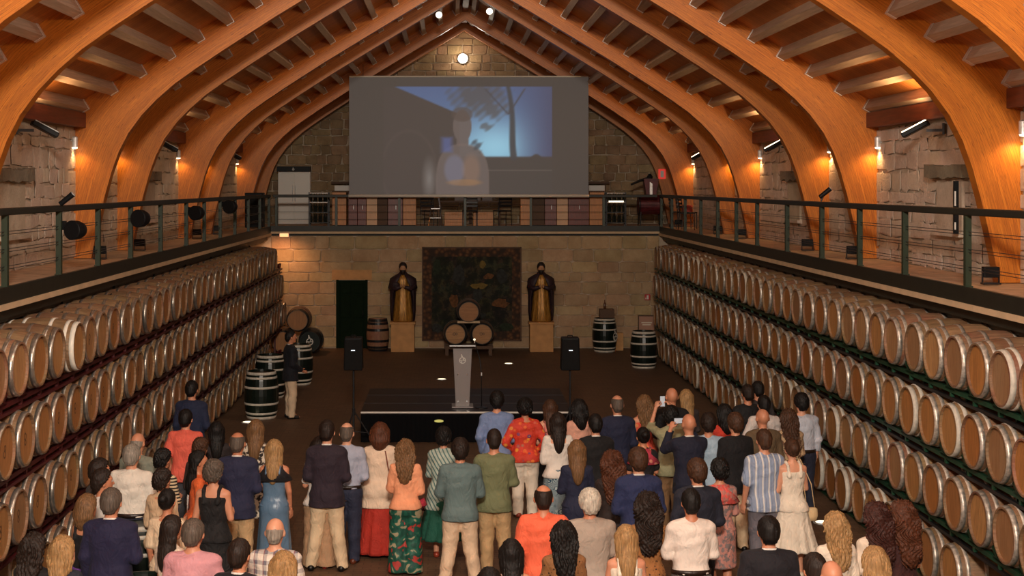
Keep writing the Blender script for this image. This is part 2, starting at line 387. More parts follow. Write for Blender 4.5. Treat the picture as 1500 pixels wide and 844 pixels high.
# ceiling: two boarded slopes with purlins
ce = S(MB().prism([(-7.6, roofz(7.6)), (0, roofz(0)), (0, roofz(0)+.1), (-7.6, roofz(7.6)+.1)], -4.3, 45.2)
       .prism([(0, roofz(0)), (7.6, roofz(7.6)), (7.6, roofz(7.6)+.1), (0, roofz(0)+.1)], -4.3, 45.2).build('ceiling', M['roofboard']))
ARCH = [44.0, 41.1, 35.1, 32.25, 26.35, 23.4, 17.5, 14.45, 8.6]      # front faces, from the gable wall to the camera
TH = .2
inner = [(0, 9.49), (1.2, 8.76), (2.4, 8.03), (3.3, 7.48), (3.75, 7.19), (4.2, 6.90), (4.6, 6.63), (4.95, 6.38), (5.25, 6.12), (5.5, 5.86), (5.72, 5.56),
         (5.88, 5.25), (6.0, 4.92), (6.10, 4.56), (6.19, 4.18), (6.27, 3.82), (6.33, ZS)]
outer = [(0, roofz(0)), (1.35, roofz(1.35)), (2.6, roofz(2.6)), (3.55, roofz(3.55)), (4.05, roofz(4.05)), (4.55, roofz(4.55)), (5.05, roofz(5.05)), (5.5, roofz(5.5)), (5.95, roofz(5.95)), (6.4, roofz(6.4)),
         (6.75, roofz(6.75)), (6.75, 5.6), (6.75, 5.2), (6.75, 4.8), (6.75, 4.35), (6.75, 3.9), (6.75, ZS)]
def rib_mesh():
    n = len(inner); vs = []
    for y in (0, TH):
        vs += [(x, y, z) for x, z in inner]+[(x, y, z) for x, z in outer]
    fs = []; uvs = []; L = [0]
    for i in range(1, n): L.append(L[-1]+math.dist(inner[i], inner[i-1]))
    D = [math.dist(inner[i], outer[i]) for i in range(n)]
    uv_of = [(L[i], 0) for i in range(n)]+[(L[i], D[i]) for i in range(n)]
    uv_of = uv_of+uv_of
    m = 2*n
    for i in range(n-1):
        fs.append((i, i+1, n+i+1, n+i)); fs.append((m+i, m+n+i, m+n+i+1, m+i+1))
        fs.append((i, m+i, m+i+1, i+1)); fs.append((n+i, n+i+1, m+n+i+1, m+n+i))
    fs.append((n-1, m+n-1, m+2*n-1, 2*n-1)); fs.append((0, n, m+n, m))
    me = bpy.data.meshes.new('rib'); me.from_pydata(vs, [], fs); me.materials.append(M['glulam'])
    ul = me.uv_layers.new(name='UVMap')
    for l in me.loops:
        ul.data[l.index].uv = uv_of[l.vertex_index]
    bm = bmesh.new(); bm.from_mesh(me); bmesh.ops.recalc_face_normals(bm, faces=bm.faces); bm.to_mesh(me); bm.free()
    return me
RIB = rib_mesh()
RIBL = RIB.copy(); RIBL.transform(Matrix.Scale(-1, 4, (1, 0, 0))); RIBL.flip_normals()
arch_name = ['standing against the far gable wall', 'second from the far gable, above the back balcony edge', 'third from the far gable', 'fourth from the far gable',
             'fifth from the far gable', 'sixth from the far gable', 'seventh from the far gable, filling the picture sides', 'eighth from the far gable, at top corners of the picture',
             'nearest to the camera, just overhead']
for k, y in enumerate(ARCH):
    a = thing('timber_arch', 'curved orange laminated timber arch '+arch_name[k], 'arch', (0, y, 0), group='laminated timber arches')
    link('rib', RIB, a); link('rib', RIBL, a)
# purlins between the arches
nx, nz = .6/1.1662, 1/1.1662
slope = math.atan(.6)
hang = MB()
for sx in (-1, 1): hang.box((sx*.068, 0, .0), (.010, .09, .19)).box((sx*.068, -.02, .13), (.010, .03, .12))
hang.box((0, 0, -.102), (.14, .09, .010))
HANG = hang.mesh('hanger', M['galv'])
bays = [(ARCH[i+1]+TH, ARCH[i]) for i in range(len(ARCH)-1)]+[(ARCH[0]+TH, YG)]
PX = [6.41-.476*k for k in range(14)]
for (y0, y1) in bays:
    L = y1-y0
    me = MB().box((0, 0, 0), (.125, L, .2)).mesh('purlin', M['purlin'])
    for sd in (-1, 1):
        for x in PX:
            if x < .15: continue
            X, Z = x+nx*.1, 9.77-.6*x+nz*.1
            p = link('purlin', me, ce, (sd*X, (y0+y1)/2, Z), (0, sd*slope, 0))
            if L > 1 : link('hanger', HANG, p, (0, L/2-.05, 0))
MB().box((0, 20, 9.86), (.16, 50, .3)).build('ridge_beam', M['plate'], ce)
for i, sd in enumerate((-1, 1)):
    S(MB().box((sd*6.52, 20.5, 5.77), (.2, 48.8, .24)).build('trim_%d' % (i+1), M['plate']))

# ------------------------------------------------------------------ balconies
def fascia(name, poly, y0, y1, mat): return MB().prism(poly, y0, y1).build(name, mat)
slabs = []
for i, sd in enumerate((-1, 1)):
    o = S(MB().box((sd*(XB+.56), 18.4, 3.42), (1.08, 45.2, .14)).build('floor_balcony_%s' % ('left', 'right')[i], M['balcony_floor'])); slabs.append(o)
    MB().box((sd*(XB+.03), 18.4, 3.415), (.06, 45.2, .19)).build('edge_beam', M['green_dark'], o)
    MB().box((sd*(XB+.05), 18.4, 3.285), (.14, 45.2, .07)).build('stone_edging', M['strip'], o)
    MB().box((sd*(XB+.16), 18.4, 3.185), (.12, 45.2, .13)).box((sd*(XB+.22), 18.4, 3.08), (.05, 45.2, .05)).build('steel_joist', M['green_dark'], o)
    for y in np.arange(13.6, 40.5, 3.05):
        MB().box((sd*(XB+.20), y, 3.03), (.07, .16, .2)).box((sd*(XB+.20), y, 2.93), (.12, .22, .03)).build('beam_bracket', M['green_dark'], o)
o = S(MB().box((0, (YW+YG)/2+.05, 3.42), (13.1, YG-YW-.1, .14)).build('floor_balcony_back', M['balcony_floor']))
MB().box((0, YW+.03, 3.45), (11.2, .06, .16)).build('edge_beam', M['green_dark'], o)
MB().box((0, YW+.04, 3.335), (11.2, .14, .06)).build('stone_edging', M['strip'], o)
# railings
POSTS = [7.9, 10.1, 12.3, 14.5, 16.7, 19.0, 21.1, 23.25, 25.65, 28.15, 30.2, 32.3, 34.5, 36.8, 39.0]
for sd, nm_ in ((-1, 'left'), (1, 'right')):
    t = thing('balcony_railing', 'dark green steel railing with wire cables along the %s balcony' % nm_, 'railing', (sd*(XB+.05), 0, ZS), group='balcony railings')
    pm = MB().box((0, 0, .43), (.07, .075, .86)).box((0, 0, .01), (.09, .12, .02)).mesh('post', M['green'])
    for y in POSTS+[40.95]: link('post', pm, t, (0, y, 0))
    MB().box((0, 23.4, .89), (.10, 35.2, .085)).build('handrail', M['green_dark'], t, bevel=.012)
    for z in (.21, .245, .415, .45, .62, .655):
        MB().tube([(0, 6, z), (0, 40.95, z)], .0045, 6).build('cable', M['blackmetal'], t)
t = thing('balcony_railing', 'dark green steel railing along the back balcony, behind the projection screen', 'railing', (0, YW+.08, ZS), group='balcony railings')
pm = MB().box((0, 0, .43), (.07, .055, .86)).mesh('post', M['green'])
for x in (-5.45, -3.72, -1.9, 0, 1.9, 4.0): link('post', pm, t, (x, 0, 0))
MB().box((0, 0, .89), (11.1, .09, .085)).build('handrail', M['green_dark'], t, bevel=.012)
for z in (.22, .43, .64): MB().tube([(-5.5, 0, z), (5.5, 0, z)], .006, 6).build('cable', M['blackmetal'], t)

# ------------------------------------------------------------------ wine barrels
BL, RB, RH = .95, .35, .285
def brad(x):                                   # barrel radius along its axis (x from -.475 to .475)
    return RB-(RB-RH)*(x/.475)**2
xs_ = [-.475, -.40, -.3, -.17, 0, .17, .3, .40, .475]
def stave_bm(seg=28):
    prof = [(RH-.022, -.44), (RH-.02, -.475)]+[(brad(x), x) for x in xs_]+[(RH-.02, .475), (RH-.022, .44)]
    return MB().lathe(prof, seg, 'X', cap=False)
def head_bm(s):
    return MB().lathe([(RH-.02, s*.446), (.0001, s*.446)], 28, 'X', cap=False)
def hoop_bm(x, w_, seg=28, up=.004):
    return MB().lathe([(brad(x-w_/2)-.002, x-w_/2), (brad(x-w_/2)+up, x-w_/2), (brad(x+w_/2)+up, x+w_/2), (brad(x+w_/2)-.002, x+w_/2)], seg, 'X', cap=False)
HOOPS = [(.445, .055), (.355, .042), (.165, .042)]
STAVE = stave_bm().mesh('staves', M['stave'])
HEADL = [head_bm(s).mesh('head', M['head_left']) for s in (1, -1)]; HEADR = [head_bm(s).mesh('head', M['head_right']) for s in (1, -1)]
HOOPM = {}
for nm2, mt in (('L', M['hoop_left']), ('R', M['hoop_right']), ('W', M['hoopwhite']), ('P', M['hooppaint'])):
    HOOPM[nm2] = [hoop_bm(s*x, w_, up=.004 if nm2 != 'W' else .006).mesh('hoop', mt, True) for x, w_ in HOOPS for s in (-1, 1)]
def barrel(label, loc, rot, group=None, head=HEADR, hoops='R', name='wine_barrel', stave=STAVE):
    t = thing(name, label, 'barrel', loc, group=group, rot=rot)
    link('staves', stave, t)
    for h in head: link('head', h, t)
    for h in HOOPM[hoops]: link('hoop', h, t)
    return t
rows_z = [2.74, 1.95, 1.16, .37]
PITCH = .714
row_name = ['top', 'second', 'third', 'bottom']
last = {(-1, 0): 37.6, (-1, 1): 39.6, (-1, 2): 39.9, (-1, 3): 36.5, (1, 0): 39.3, (1, 1): 39.3, (1, 2): 39.3, (1, 3): 38.6}
HX = {-1: 5.0, 1: 5.15}
r2 = random.Random(21)
def place_name(i, n):
    if i < (n+1)//2: return '%s from the camera end' % ORD[i] if i else 'nearest the camera'
    j = n-1-i
    return '%s from the far end' % ORD[j] if j else 'at the far end'
for sd in (-1, 1):
    side = 'left' if sd < 0 else 'right'
    colr = 'maroon' if sd < 0 else 'green'
    xc = sd*(HX[sd]+BL/2)
    for r_ in range(4):
        y0 = 14.5 if sd < 0 else 12.95
        ys = [y0+PITCH*k+.17*(r_ % 2) for k in range(60)]
        ys = [y for y in ys if y < last[(sd, r_)] and (r_ < 3 or y > 15.4)]
        for i, y in enumerate(ys):
            hp = 'L' if sd < 0 else 'R'
            lab = 'oak wine barrel in %s row of the %s rack, %s' % (row_name[r_], side, place_name(i, len(ys)))
            dx = r2.uniform(-.025, .025)
            if (sd < 0 and r_ == 0 and i == 4): hp = 'P'; lab = 'white-hooped oak barrel in top row of left rack, '+place_name(i, len(ys)); dx = .06
            elif sd > 0 and r2.random() < .16: hp = 'W'
            barrel(lab, (xc+sd*dx*-1, y+r2.uniform(-.008, .008), rows_z[r_]), (r2.uniform(-.25, .25)+(math.pi if r2.random() < .5 else 0), 0, 0),
                   'oak barrels in the %s row of the %s rack' % (row_name[r_], side), HEADL if sd < 0 else HEADR, hp)
    # a second line of barrels lies behind the top row
    ys = [y0+PITCH*k+.1 for k in range(40) if y0+PITCH*k < last[(sd, 0)]]
    xb = sd*(HX[sd]+BL*1.5+.04)
    if True:
        for i, y in enumerate(ys[:10]):
            barrel('oak barrel behind the top row of the %s rack, %s' % (side, ORD[i]+' from the camera end' if i else 'nearest the camera'), (xb, y, rows_z[0]), (r2.uniform(-.2, .2), 0, 0),
                   'oak barrels behind the top row of the %s rack' % side, HEADL if sd < 0 else HEADR, 'L' if sd < 0 else 'R')
        far = MB()
        sb = stave_bm(20)
        hb = MB()
        for x, w_ in HOOPS:
            for s in (-1, 1):
                h = hoop_bm(s*x, w_, 20); hb.add(h.v, h.f, 1)
        for y in ys[10:]:
            far.add([(p[0]+xb, p[1]+y, p[2]+rows_z[0]) for p in sb.v], sb.f, 0)
            o = len(far.v); far.v += [(p[0]+xb, p[1]+y, p[2]+rows_z[0]) for p in hb.v]; far.f += [tuple(q+o for q in f) for f in hb.f]; far.m += hb.m
        tag(far.build('far_barrels', [M['stave'], M['hoop_left' if sd < 0 else 'hoop_right']]), 'far oak barrels lying behind the top row of the %s rack' % side, 'barrels', kind='stuff')
    # the rack: long rails, cradles and uprights
    mt = M['rackred'] if sd < 0 else M['rackgreen']
    t = thing('barrel_rack', 'long %s steel barrel rack along the %s wall' % (colr, side), 'rack', (0, 0, 0), group='barrel racks')
    xf, xr = sd*(HX[sd]+.13), sd*(HX[sd]+BL-.13)
    ya, yb = y0-1.2, 39.6
    cr = MB()
    for s in (-1, 1): cr.bar((0, s*.05, -.02), (0, s*.20, .10), .05, .045)
    cr.box((0, 0, -.03), (.05, .30, .035)).box((.0, 0, -.085), (.04, .05, .08))
    CR = cr.mesh('cradle', mt)
    for r_ in range(4):
        zb = rows_z[r_]-.345
        for x in (xf, xr):
            MB().box((x, (ya+yb)/2, zb-.02), (.05, yb-ya, .05)).build('rail', mt, t)
            if r_ < 3: MB().box((x, (ya+yb)/2, zb-.115), (.04, yb-ya, .035)).build('lower_rail', M['blackmetal'] if sd > 0 else mt, t)
        off = .17*(r_ % 2)
        for k in range(38):
            y = y0+PITCH*(k-.5)+off
            if y < yb: link('cradle', CR, t, (xf, y, zb+.03))
    for y in np.arange(ya+1, yb, 2*PITCH):
        for x in (xf+sd*.10, xr):
            MB().box((x, float(y)+.35, 1.2), (.045, .045, 2.4)).build('upright', mt, t)

# black painted barrels with white hoops, standing
BLK = STAVE.copy(); BLK.materials[0] = M['barrelblack']
BHEAD = [h.copy() for h in HEADL]
for h in BHEAD: h.materials[0] = M['barrelblack']
def emblem(r, parent, loc, rot, mat=None):     # a ring with a twisted bar inside and a small crested bird on top
    m = MB(); n = 24
    for k in range(n):
        a, b = 2*math.pi*k/n, 2*math.pi*(k+1)/n
        m.add([(r*math.cos(a), 0, r*math.sin(a)), (r*math.cos(b), 0, r*math.sin(b)), (.76*r*math.cos(b), 0, .76*r*math.sin(b)), (.76*r*math.cos(a), 0, .76*r*math.sin(a))], [(0, 1, 2, 3)])
    for k in range(8):                          # S-shaped bar
        t0, t1 = -.75+1.5*k/8, -.75+1.5*(k+1)/8
        f = lambda t: (.32*r*math.sin(t*math.pi*1.05), r*t)
        (x0, z0), (x1, z1) = f(t0), f(t1)
        m.add([(x0-.14*r, 0, z0), (x0+.14*r, 0, z0), (x1+.14*r, 0, z1), (x1-.14*r, 0, z1)], [(0, 1, 2, 3)])
    m.add([(-.75*r, 0, -.12*r), (.75*r, 0, -.12*r), (.75*r, 0, .1*r), (-.75*r, 0, .1*r)], [(0, 1, 2, 3)])
    q = [(-.45, 1.05), (.1, 1.05), (.12, 1.3), (-.1, 1.42), (-.12, 1.8), (-.36, 1.85), (-.5, 1.7), (-.34, 1.66), (-.4, 1.4)]
    m.add([(x*r, 0, z*r) for x, z in q], [tuple(range(len(q)))])
    me = m.mesh('emblem', mat or M['white'])
    return link('emblem', me, parent, loc, rot)
def standing(label, x, y, group='black standing barrels with white hoops', s=1.0, emb=False):
    t = thing('standing_barrel', label, 'barrel', (x, y, .475*s), group=group, rot=(0, R(-90), 0))
    t.scale = (s, s, s)
    link('staves', BLK, t); [link('head', h, t) for h in BHEAD]
    for h in HOOPM['W']: link('hoop', h, t)
    if emb:
        emblem(.10, t, (0.02, -.25, .255), (0, R(90), R(0))).rotation_euler = Matrix(((0, 0, 1), (0, 1, 0), (-1, 0, 0))).to_euler()
    return t
standing('black barrel with white hoops standing beside the man in cream trousers', *[at(383, 612, 28.75)[0], 28.75])
standing('black barrel with white hoops half hidden behind the one beside the dark-blazered man', at(396, 0, 31.5)[0], 31.5)
standing('black barrel with white hoops just behind the dark-blazered man in cream trousers', at(437, 0, 33.6)[0], 33.6)
sb4 = standing('black barrel with white hoops against the end wall with a crate on top', at(885, 0, 40.3)[0], 40.2)
standing('black barrel with white hoops under the picture at the right rack end', at(943, 0, 36.65)[0], 36.65)
standing('black barrel table with white hoops beside the navy-suited man at lower left', at(203, 0, 15.9)[0], 15.9)
standing('black barrel table with white hoops in the lower left corner crowd', at(214, 0, 14.2)[0]+.1, 13.55)
emb4 = emblem(.12, sb4, (0, 0, 0), (0, 0, 0)); emb4.matrix_parent_inverse = Matrix.Identity(4)
_a = R(52)
emb4.matrix_local = Matrix.Rotation(R(90), 4, 'Y') @ Matrix.Translation((.355*math.sin(_a), -.355*math.cos(_a), -.03)) @ Matrix.Rotation(_a, 4, 'Z')
# plain barrel with dark hoops by the door
HOOPM['K'] = [hoop_bm(s*x, w_+.03, up=.004).mesh('hoop', M['blackmetal']) for x, w_ in HOOPS for s in (-1, 1)]
t = barrel('weathered wooden barrel with black hoops standing between green door and statue', (at(553.5, 0, 40.5)[0], 40.45, .45), (0, R(-90), 0), hoops='K', name='standing_barrel'); t.scale = (.95, .92, .92)
# stacked barrels at the left rear, ends toward the camera
xq, zq = at(455, 493, 39.7)
t = thing('black_barrel', 'black barrel lying end-on with white emblem on its head, by end wall', 'barrel', (xq, 39.9, .36), rot=(0, 0, R(90)))
link('staves', BLK, t); [link('head', h, t) for h in BHEAD]
for h in HOOPM['K']: link('hoop', h, t)
emblem(.10, t, (-.452, 0, 0.0), (0, 0, R(-90)))
xq, zq = at(437, 466, 39.7)
barrel('dark reddish barrel lying end-on on top of black emblem barrel', (xq, 39.95, .95), (0, 0, R(90)), hoops='K', name='wine_barrel', head=HEADL)
barrel('dark barrel lying end-on beside black emblem barrel, half hidden', (xq-.42, 39.9, .36), (0, 0, R(90)), hoops='K', name='wine_barrel', head=HEADL)
# pyramid of three barrels in front of the tapestry
t = thing('barrel_stand', 'low dark wooden stand carrying three barrels before the tapestry', 'stand', (.08, 39.6, 0))
MB().box((0, -.3, .22), (1.36, .10, .08)).box((0, .3, .22), (1.36, .10, .08)).build('beam', M['crate'], t)
for x in (-.6, .6):
    for y in (-.3, .3): MB().box((x, y, .09), (.09, .09, .18)).build('leg', M['crate'], t)
for lab, x, z in (('left lower barrel of the three barrel pyramid before the tapestry', -.29, .60), ('right lower barrel of the three barrel pyramid before the tapestry', .45, .60),
                  ('topmost barrel of the three barrel pyramid before the tapestry', .08, 1.21)):
    b_ = barrel(lab, (x, 39.6, z), (R(90), 0, R(90)), 'barrel pyramid before the tapestry', HEADL, 'K'); b_.scale = (.9, .97, .97)
MB().box((0, -.36, .93), (.62, .08, .06)).build('chock', M['strip'], t)

# ------------------------------------------------------------------ end wall: door, tapestry, statues
xd = at(515.5, 0, YW)[0]
d = S(MB().box((xd, YW+.06, .98), (.78, .06, 1.96)).build('door_1', M['doorgreen']))
for i, (zz, hh) in enumerate(((.45, .62), (1.2, .62), (1.72, .26))):
    for sx in (-.19, .19): MB().box((xd+sx, YW+.025, zz), (.28, .03, hh)).build('door_panel', M['doorgreen'], d, bevel=.01)
MB().tube([(xd+.32, YW-.02, .95), (xd+.32, YW-.02, 1.1)], .012, 8).build('door_handle', M['blackmetal'], d)
for x in (-.42, .42): MB().box((xd+x, YW+.02, .99), (.07, .08, 1.98)).build('door_frame', M['doorgreen'], d)
MB().box((xd, YW+.02, 2.12), (1.15, .08, .28)).build('door_lintel', M['pedestal'], d)
# tapestry: woven picture in a patterned border
def tapestry_mat():
    m, nt, b = nm('tapestry_weave')
    v = coords(nt, 'Object')
    n = nd(nt, 'ShaderNodeTexNoise', {'Vector': v, 'Scale': 3.2, 'Detail': 5, 'Roughness': .7}).outputs[0]
    c = ramp(nt, n, [(.35, srgb(20, 22, 18)), (.5, srgb(34, 34, 26)), (.6, srgb(70, 60, 40)), (.68, srgb(40, 46, 44)), (.8, srgb(110, 90, 56))])
    vn = nd(nt, 'ShaderNodeTexVoronoi', {'Vector': v, 'Scale': 4.5}).outputs['Color']
    c = mix(nt, .18, c, vn, 'OVERLAY')
    nt.links.new(c, b.inputs['Base Color']); b.inputs['Roughness'].default_value = .9
    bump(nt, b, noise(nt, v, 220, 2), .4, .005); return m
def border_mat():
    m, nt, b = nm('tapestry_border')
    v = coords(nt, 'Object')
    n = nd(nt, 'ShaderNodeTexVoronoi', {'Vector': v, 'Scale': 9.}).outputs[0]
    c = ramp(nt, n, [(.15, srgb(112, 76, 44)), (.4, srgb(84, 52, 30)), (.7, srgb(52, 36, 26))])
    nt.links.new(c, b.inputs['Base Color']); b.inputs['Roughness'].default_value = .85; return m
x0, z1 = at(618.5, 362, YW); x1, z0 = at(763.5, 499, YW)
xm, zm, W_, H_ = (x0+x1)/2, (z0+z1)/2, x1-x0, z1-z0
t = thing('tapestry', 'large dark woven tapestry with patterned brown border on stone end wall', 'tapestry', (xm, YW-.05, zm))
MB().box((0, 0, 0), (W_-.5, .03, H_-.5)).build('woven_picture', tapestry_mat(), t)
bmx = border_mat()
for s in (-1, 1):
    MB().box((s*(W_/2-.14), 0, 0), (.26, .034, H_)).build('border', bmx, t); MB().box((0, 0, s*(H_/2-.14)), (W_-.54, .034, .26)).build('border', bmx, t)
    MB().box((s*(W_/2-.01), -.005, 0), (.035, .045, H_)).build('edge_band', M['crate'], t); MB().box((0, -.005, s*(H_/2-.01)), (W_, .045, .035)).build('edge_band', M['crate'], t)
tap = simple('tapestry_ochre', srgb(112, 92, 44), .9, 0, 14, .4); tapr = simple('tapestry_rust', srgb(104, 68, 38), .9, 0, 14, .5)
tapg = simple('tapestry_leaf', srgb(38, 48, 32), .9, 0, 14, .4); tapb = simple('tapestry_slate', srgb(46, 48, 46), .9, 0, 14, .5)
def blob(parent, x, z, rx, rz, mat, seed, name='woven_figure', off=.018):
    r = random.Random(seed); n = 14; m = MB()
    pts = [(x+rx*math.cos(2*math.pi*k/n)*r.uniform(.7, 1.15), z+rz*math.sin(2*math.pi*k/n)*r.uniform(.7, 1.15)) for k in range(n)]
    m.prism(pts, -off, 0); return m.build(name, mat, parent)
for i, (px, py, rx, rz, mt) in enumerate(((707, 387, .09, .12, tap), (702, 419, .28, .10, tap), (733, 444, .24, .15, tapr), (700, 432, .14, .22, tapb), (672, 402, .2, .3, tapb), (640, 392, .12, .26, tapg),
        (735, 405, .16, .22, tapb), (690, 462, .5, .12, tapb), (640, 480, .18, .14, tapb), (742, 478, .22, .12, tapg), (665, 440, .13, .2, tapr), (716, 405, .15, .1, tapr))):
    xx, zz = at(px, py, YW); blob(t, xx-xm, zz-zm, rx, rz, mt, i)
# carved saints on stone pedestals
def statue(px, label, ped_label, flip=1):
    x, _ = at(px, 0, 40.2)
    p = thing('pedestal', ped_label, 'pedestal', (x, 40.3, 0), group='statue pedestals')
    MB().box((0, 0, .39), (.66, .5, .78)).build('block', M['pedestal'], p, bevel=.01); MB().box((0, 0, .81), (.72, .54, .06)).build('cap', M['pedestal'], p, bevel=.01)
    s = thing('saint_statue', label, 'statue', (x, 40.3, .84), group='carved saint statues')
    robe = simple('gilded_robe', srgb(168, 118, 50), .42, .3, 7, .75, scale=(9, 9, .5))
    cloak = simple('dark_cloak', srgb(48, 28, 34), .6, 0, 6, .5)
    MB().lathe([(.27, 0), (.29, .04), (.25, .4), (.21, .8), (.2, .98), (.23, 1.15), (.17, 1.3), (.06, 1.36)], 36, fold=.06, nf=9, sy=.62).build('robe', robe, s, smooth=True)
    ck = MB(); n = 28
    prof = [(.33, .03), (.36, .3), (.36, .7), (.375, .95), (.385, 1.12), (.36, 1.22), (.24, 1.30), (.13, 1.36), (.10, 1.40)]
    vs = []
    for r_, z in prof:
        for k in range(n+1):
            gap = np.interp(z, [.0, .85, 1.02, 1.2, 1.35], [62, 54, 30, 20, 12]); a = R(-90+gap)+R(360-2*gap)*k/n; rr = r_*(1+.04*math.sin(a*7))
            vs.append((rr*math.cos(a), rr*math.sin(a)*.62+.02, z))
    vs2 = [(v[0]*.93, v[1]*.93+.0, v[2]) for v in vs]
    N = len(vs); fs = []
    for i in range(len(prof)-1):
        for k in range(n):
            q = (i*(n+1)+k, i*(n+1)+k+1, (i+1)*(n+1)+k+1, (i+1)*(n+1)+k); fs.append(q); fs.append(tuple(N+j for j in reversed(q)))
        for k in (0, n): fs.append((i*(n+1)+k, N+i*(n+1)+k, N+(i+1)*(n+1)+k, (i+1)*(n+1)+k))
    fs += [(k, k+1, N+k+1, N+k) for k in range(n)]
    ck.add(vs+vs2, fs).build('cloak', cloak, s, smooth=True)
    for sx in (-1, 1):
        MB().tube([(sx*.27, .02, 1.2), (sx*.33, -.06, .98), (sx*.2, -.24, .95), (sx*.06, -.3, 1.0)], [.085, .09, .07, .045], 10).build('sleeve', cloak, s, smooth=True)
        MB().lathe([(.0, -.05), (.03, -.03), (.035, .01), (.02, .05), (0, .06)], 8, c=(sx*.04, -.31, 1.02)).build('hand', simple('painted_flesh', srgb(176, 128, 92), .5), s, smooth=True)
    fl = simple('painted_face', srgb(188, 140, 104), .5)
    MB().lathe([(.0, 1.36), (.06, 1.37), (.09, 1.43), (.10, 1.50), (.092, 1.57), (.055, 1.63), (0, 1.645)], 16, sy=1.12).lathe([(0, -.03), (.02, -.01), (.01, .045), (0, .055)], 8, c=(0, -.112, 1.5)).build('face', fl, s, smooth=True)
    hr = simple('dark_carved_hair', srgb(34, 22, 18), .6)
    MB().lathe([(.112, 1.50), (.118, 1.56), (.10, 1.63), (.05, 1.68), (0, 1.685)], 16, sy=1.1, c=(0, .03, 0)).lathe([(0, 1.30), (.055, 1.34), (.08, 1.42), (.085, 1.46), (.0, 1.47)], 12, c=(0, -.045, 0)).build('hair', hr, s, smooth=True)
    if flip > 0: MB().lathe([(.10, 0), (.13, .07), (.09, .12), (.05, .14)], 12, c=(-.2, -.26, 1.0), sy=.5).build('book', cloak, s)
statue(590, 'carved saint statue in dark cloak and gilded robe, left of the tapestry', 'ochre stone pedestal under the left saint statue', 1)
statue(793, 'carved saint statue in purple cloak and gilded robe, right of the tapestry', 'ochre stone pedestal under the right saint statue', -1)
# crate, bottle, box, picture, signs
x, z = at(888.5, 460, 40.2)
t = thing('wooden_crate', 'dark wooden crate on top of black barrel by end wall', 'crate', (x, 40.2, .952))
MB().box((0, 0, .13), (.40, .3, .25)).build('box', M['crate'], t, bevel=.008)
for zz in (.05, .13, .21): MB().box((0, -.155, zz), (.41, .015, .065)).build('slat', M['crate'], t)
bt = MB().lathe([(.035, 0), (.037, .02), (.037, .14), (.014, .19), (.014, .25), (.0, .25)], 12).build('wine_bottle', simple('amber_bottle', srgb(90, 50, 24), .15, 0), smooth=True); bt.location = (x-.05, 40.2, 1.21)
tag(bt, 'small amber bottle standing on the dark crate', 'bottle')
x, _ = at(907.5, 0, 40.3)
t = thing('cardboard_box', 'small brown box on floor beside black barrel with crate', 'box', (x+.02, 40.6, 0))
MB().box((0, 0, .24), (.22, .25, .48)).build('box', M['pedestal'], t); MB().box((0, -.03, .485), (.2, .18, .012)).build('flap', M['pedestal'], t)
x, z = at(947.5, 474, YW-.1)
t = thing('framed_picture', 'framed pinkish notice on end wall above the right black barrel', 'picture', (x, YW-.04, z))
MB().box((0, 0, 0), (.47, .02, .44)).build('paper', simple('pink_paper', srgb(186, 140, 118), .7), t)
for s in (-1, 1): MB().box((s*.235, -.01, 0), (.03, .04, .47)).build('frame', M['crate'], t); MB().box((0, -.01, s*.22), (.44, .04, .03)).build('frame', M['crate'], t)
for zz, ww in ((.02, .3), (-.04, .24)): MB().box((0, -.013, zz), (ww, .006, .03)).build('print_line', M['offwhite'], t)
red = simple('sign_red', srgb(190, 30, 24), .5)
x, z = at(948.5, 435.5, YW-.06)
t = thing('fire_sign', 'red fire safety sign with white pictogram on end wall', 'sign', (x, YW-.045, z))
MB().box((0, 0, 0), (.16, .012, .17)).build('panel', red, t)
MB().prism([(-.01, -.06), (.03, -.06), (.03, .05), (.01, .065), (-.01, .05)], -.012, -.006).prism([(-.055, -.06), (-.03, -.06), (-.025, -.02), (-.04, .01), (-.06, -.03)], -.012, -.006).prism([(-.01, .03), (-.01, .045), (-.045, .03), (-.045, .02)], -.012, -.006).build('pictogram', M['white'], t)
x, z = at(415.5, 342.5, YW-.2)
t = thing('emergency_light', 'small glowing emergency light at top left of end wall', 'lamp', (x, YW-.1, z-.04))
glow = simple('warm_glow', srgb(255, 176, 120), .5, emit=1.6)
MB().box((0, 0, 0), (.24, .06, .09)).build('diffuser', glow, t, bevel=.015); MB().box((0, .03, 0), (.27, .03, .11)).build('housing', M['white'], t)
light('emergency_glow', 'SPOT', (x, YW-.75, z-.1), 75, (1, .46, .20), (x-.1, YW, 1.3), .08, 150, 1.0, parent=t)

# ------------------------------------------------------------------ stage, lectern, microphone, loudspeakers, floor lights
t = thing('stage', 'low black stage platform with black skirt and bright front edge', 'stage', (-.13, 26.0, 0))
for k, (a, b_) in enumerate(((0, 1.0), (1.0, 2.05), (2.05, 3.0))):
    for s in (-1, 1): MB().box((s*.965, (a+b_)/2, .535), (1.925, b_-a-.008, .05)).build('platform_panel', M['blackwood'], t)
MB().box((0, 1.5, .26), (3.8, 2.96, .48)).build('skirt', M['skirt'], t)
sk = MB(); n = 160
vs = [(-1.93+3.86*k/n, -.012-.012*math.sin(k*.9), z) for z in (0.005, .515) for k in range(n+1)]
sk.add(vs, [(k, k+1, n+2+k, n+1+k) for k in range(n)]).build('skirt_folds', M['skirt'], t, smooth=True)
MB().box((0, -.012, .55), (3.86, .03, .028)).build('front_edge', M['white'], t)
MB().box((0, 1.0, .562), (3.86, .012, .004)).box((0, 2.05, .562), (3.86, .012, .004)).build('joint_strip', M['blackmetal'], t)
lx = at(677.5, 0, 26.5)[0]
t = thing('lectern', 'clear acrylic lectern with white emblem standing on black stage', 'lectern', (lx, 26.5, .56))
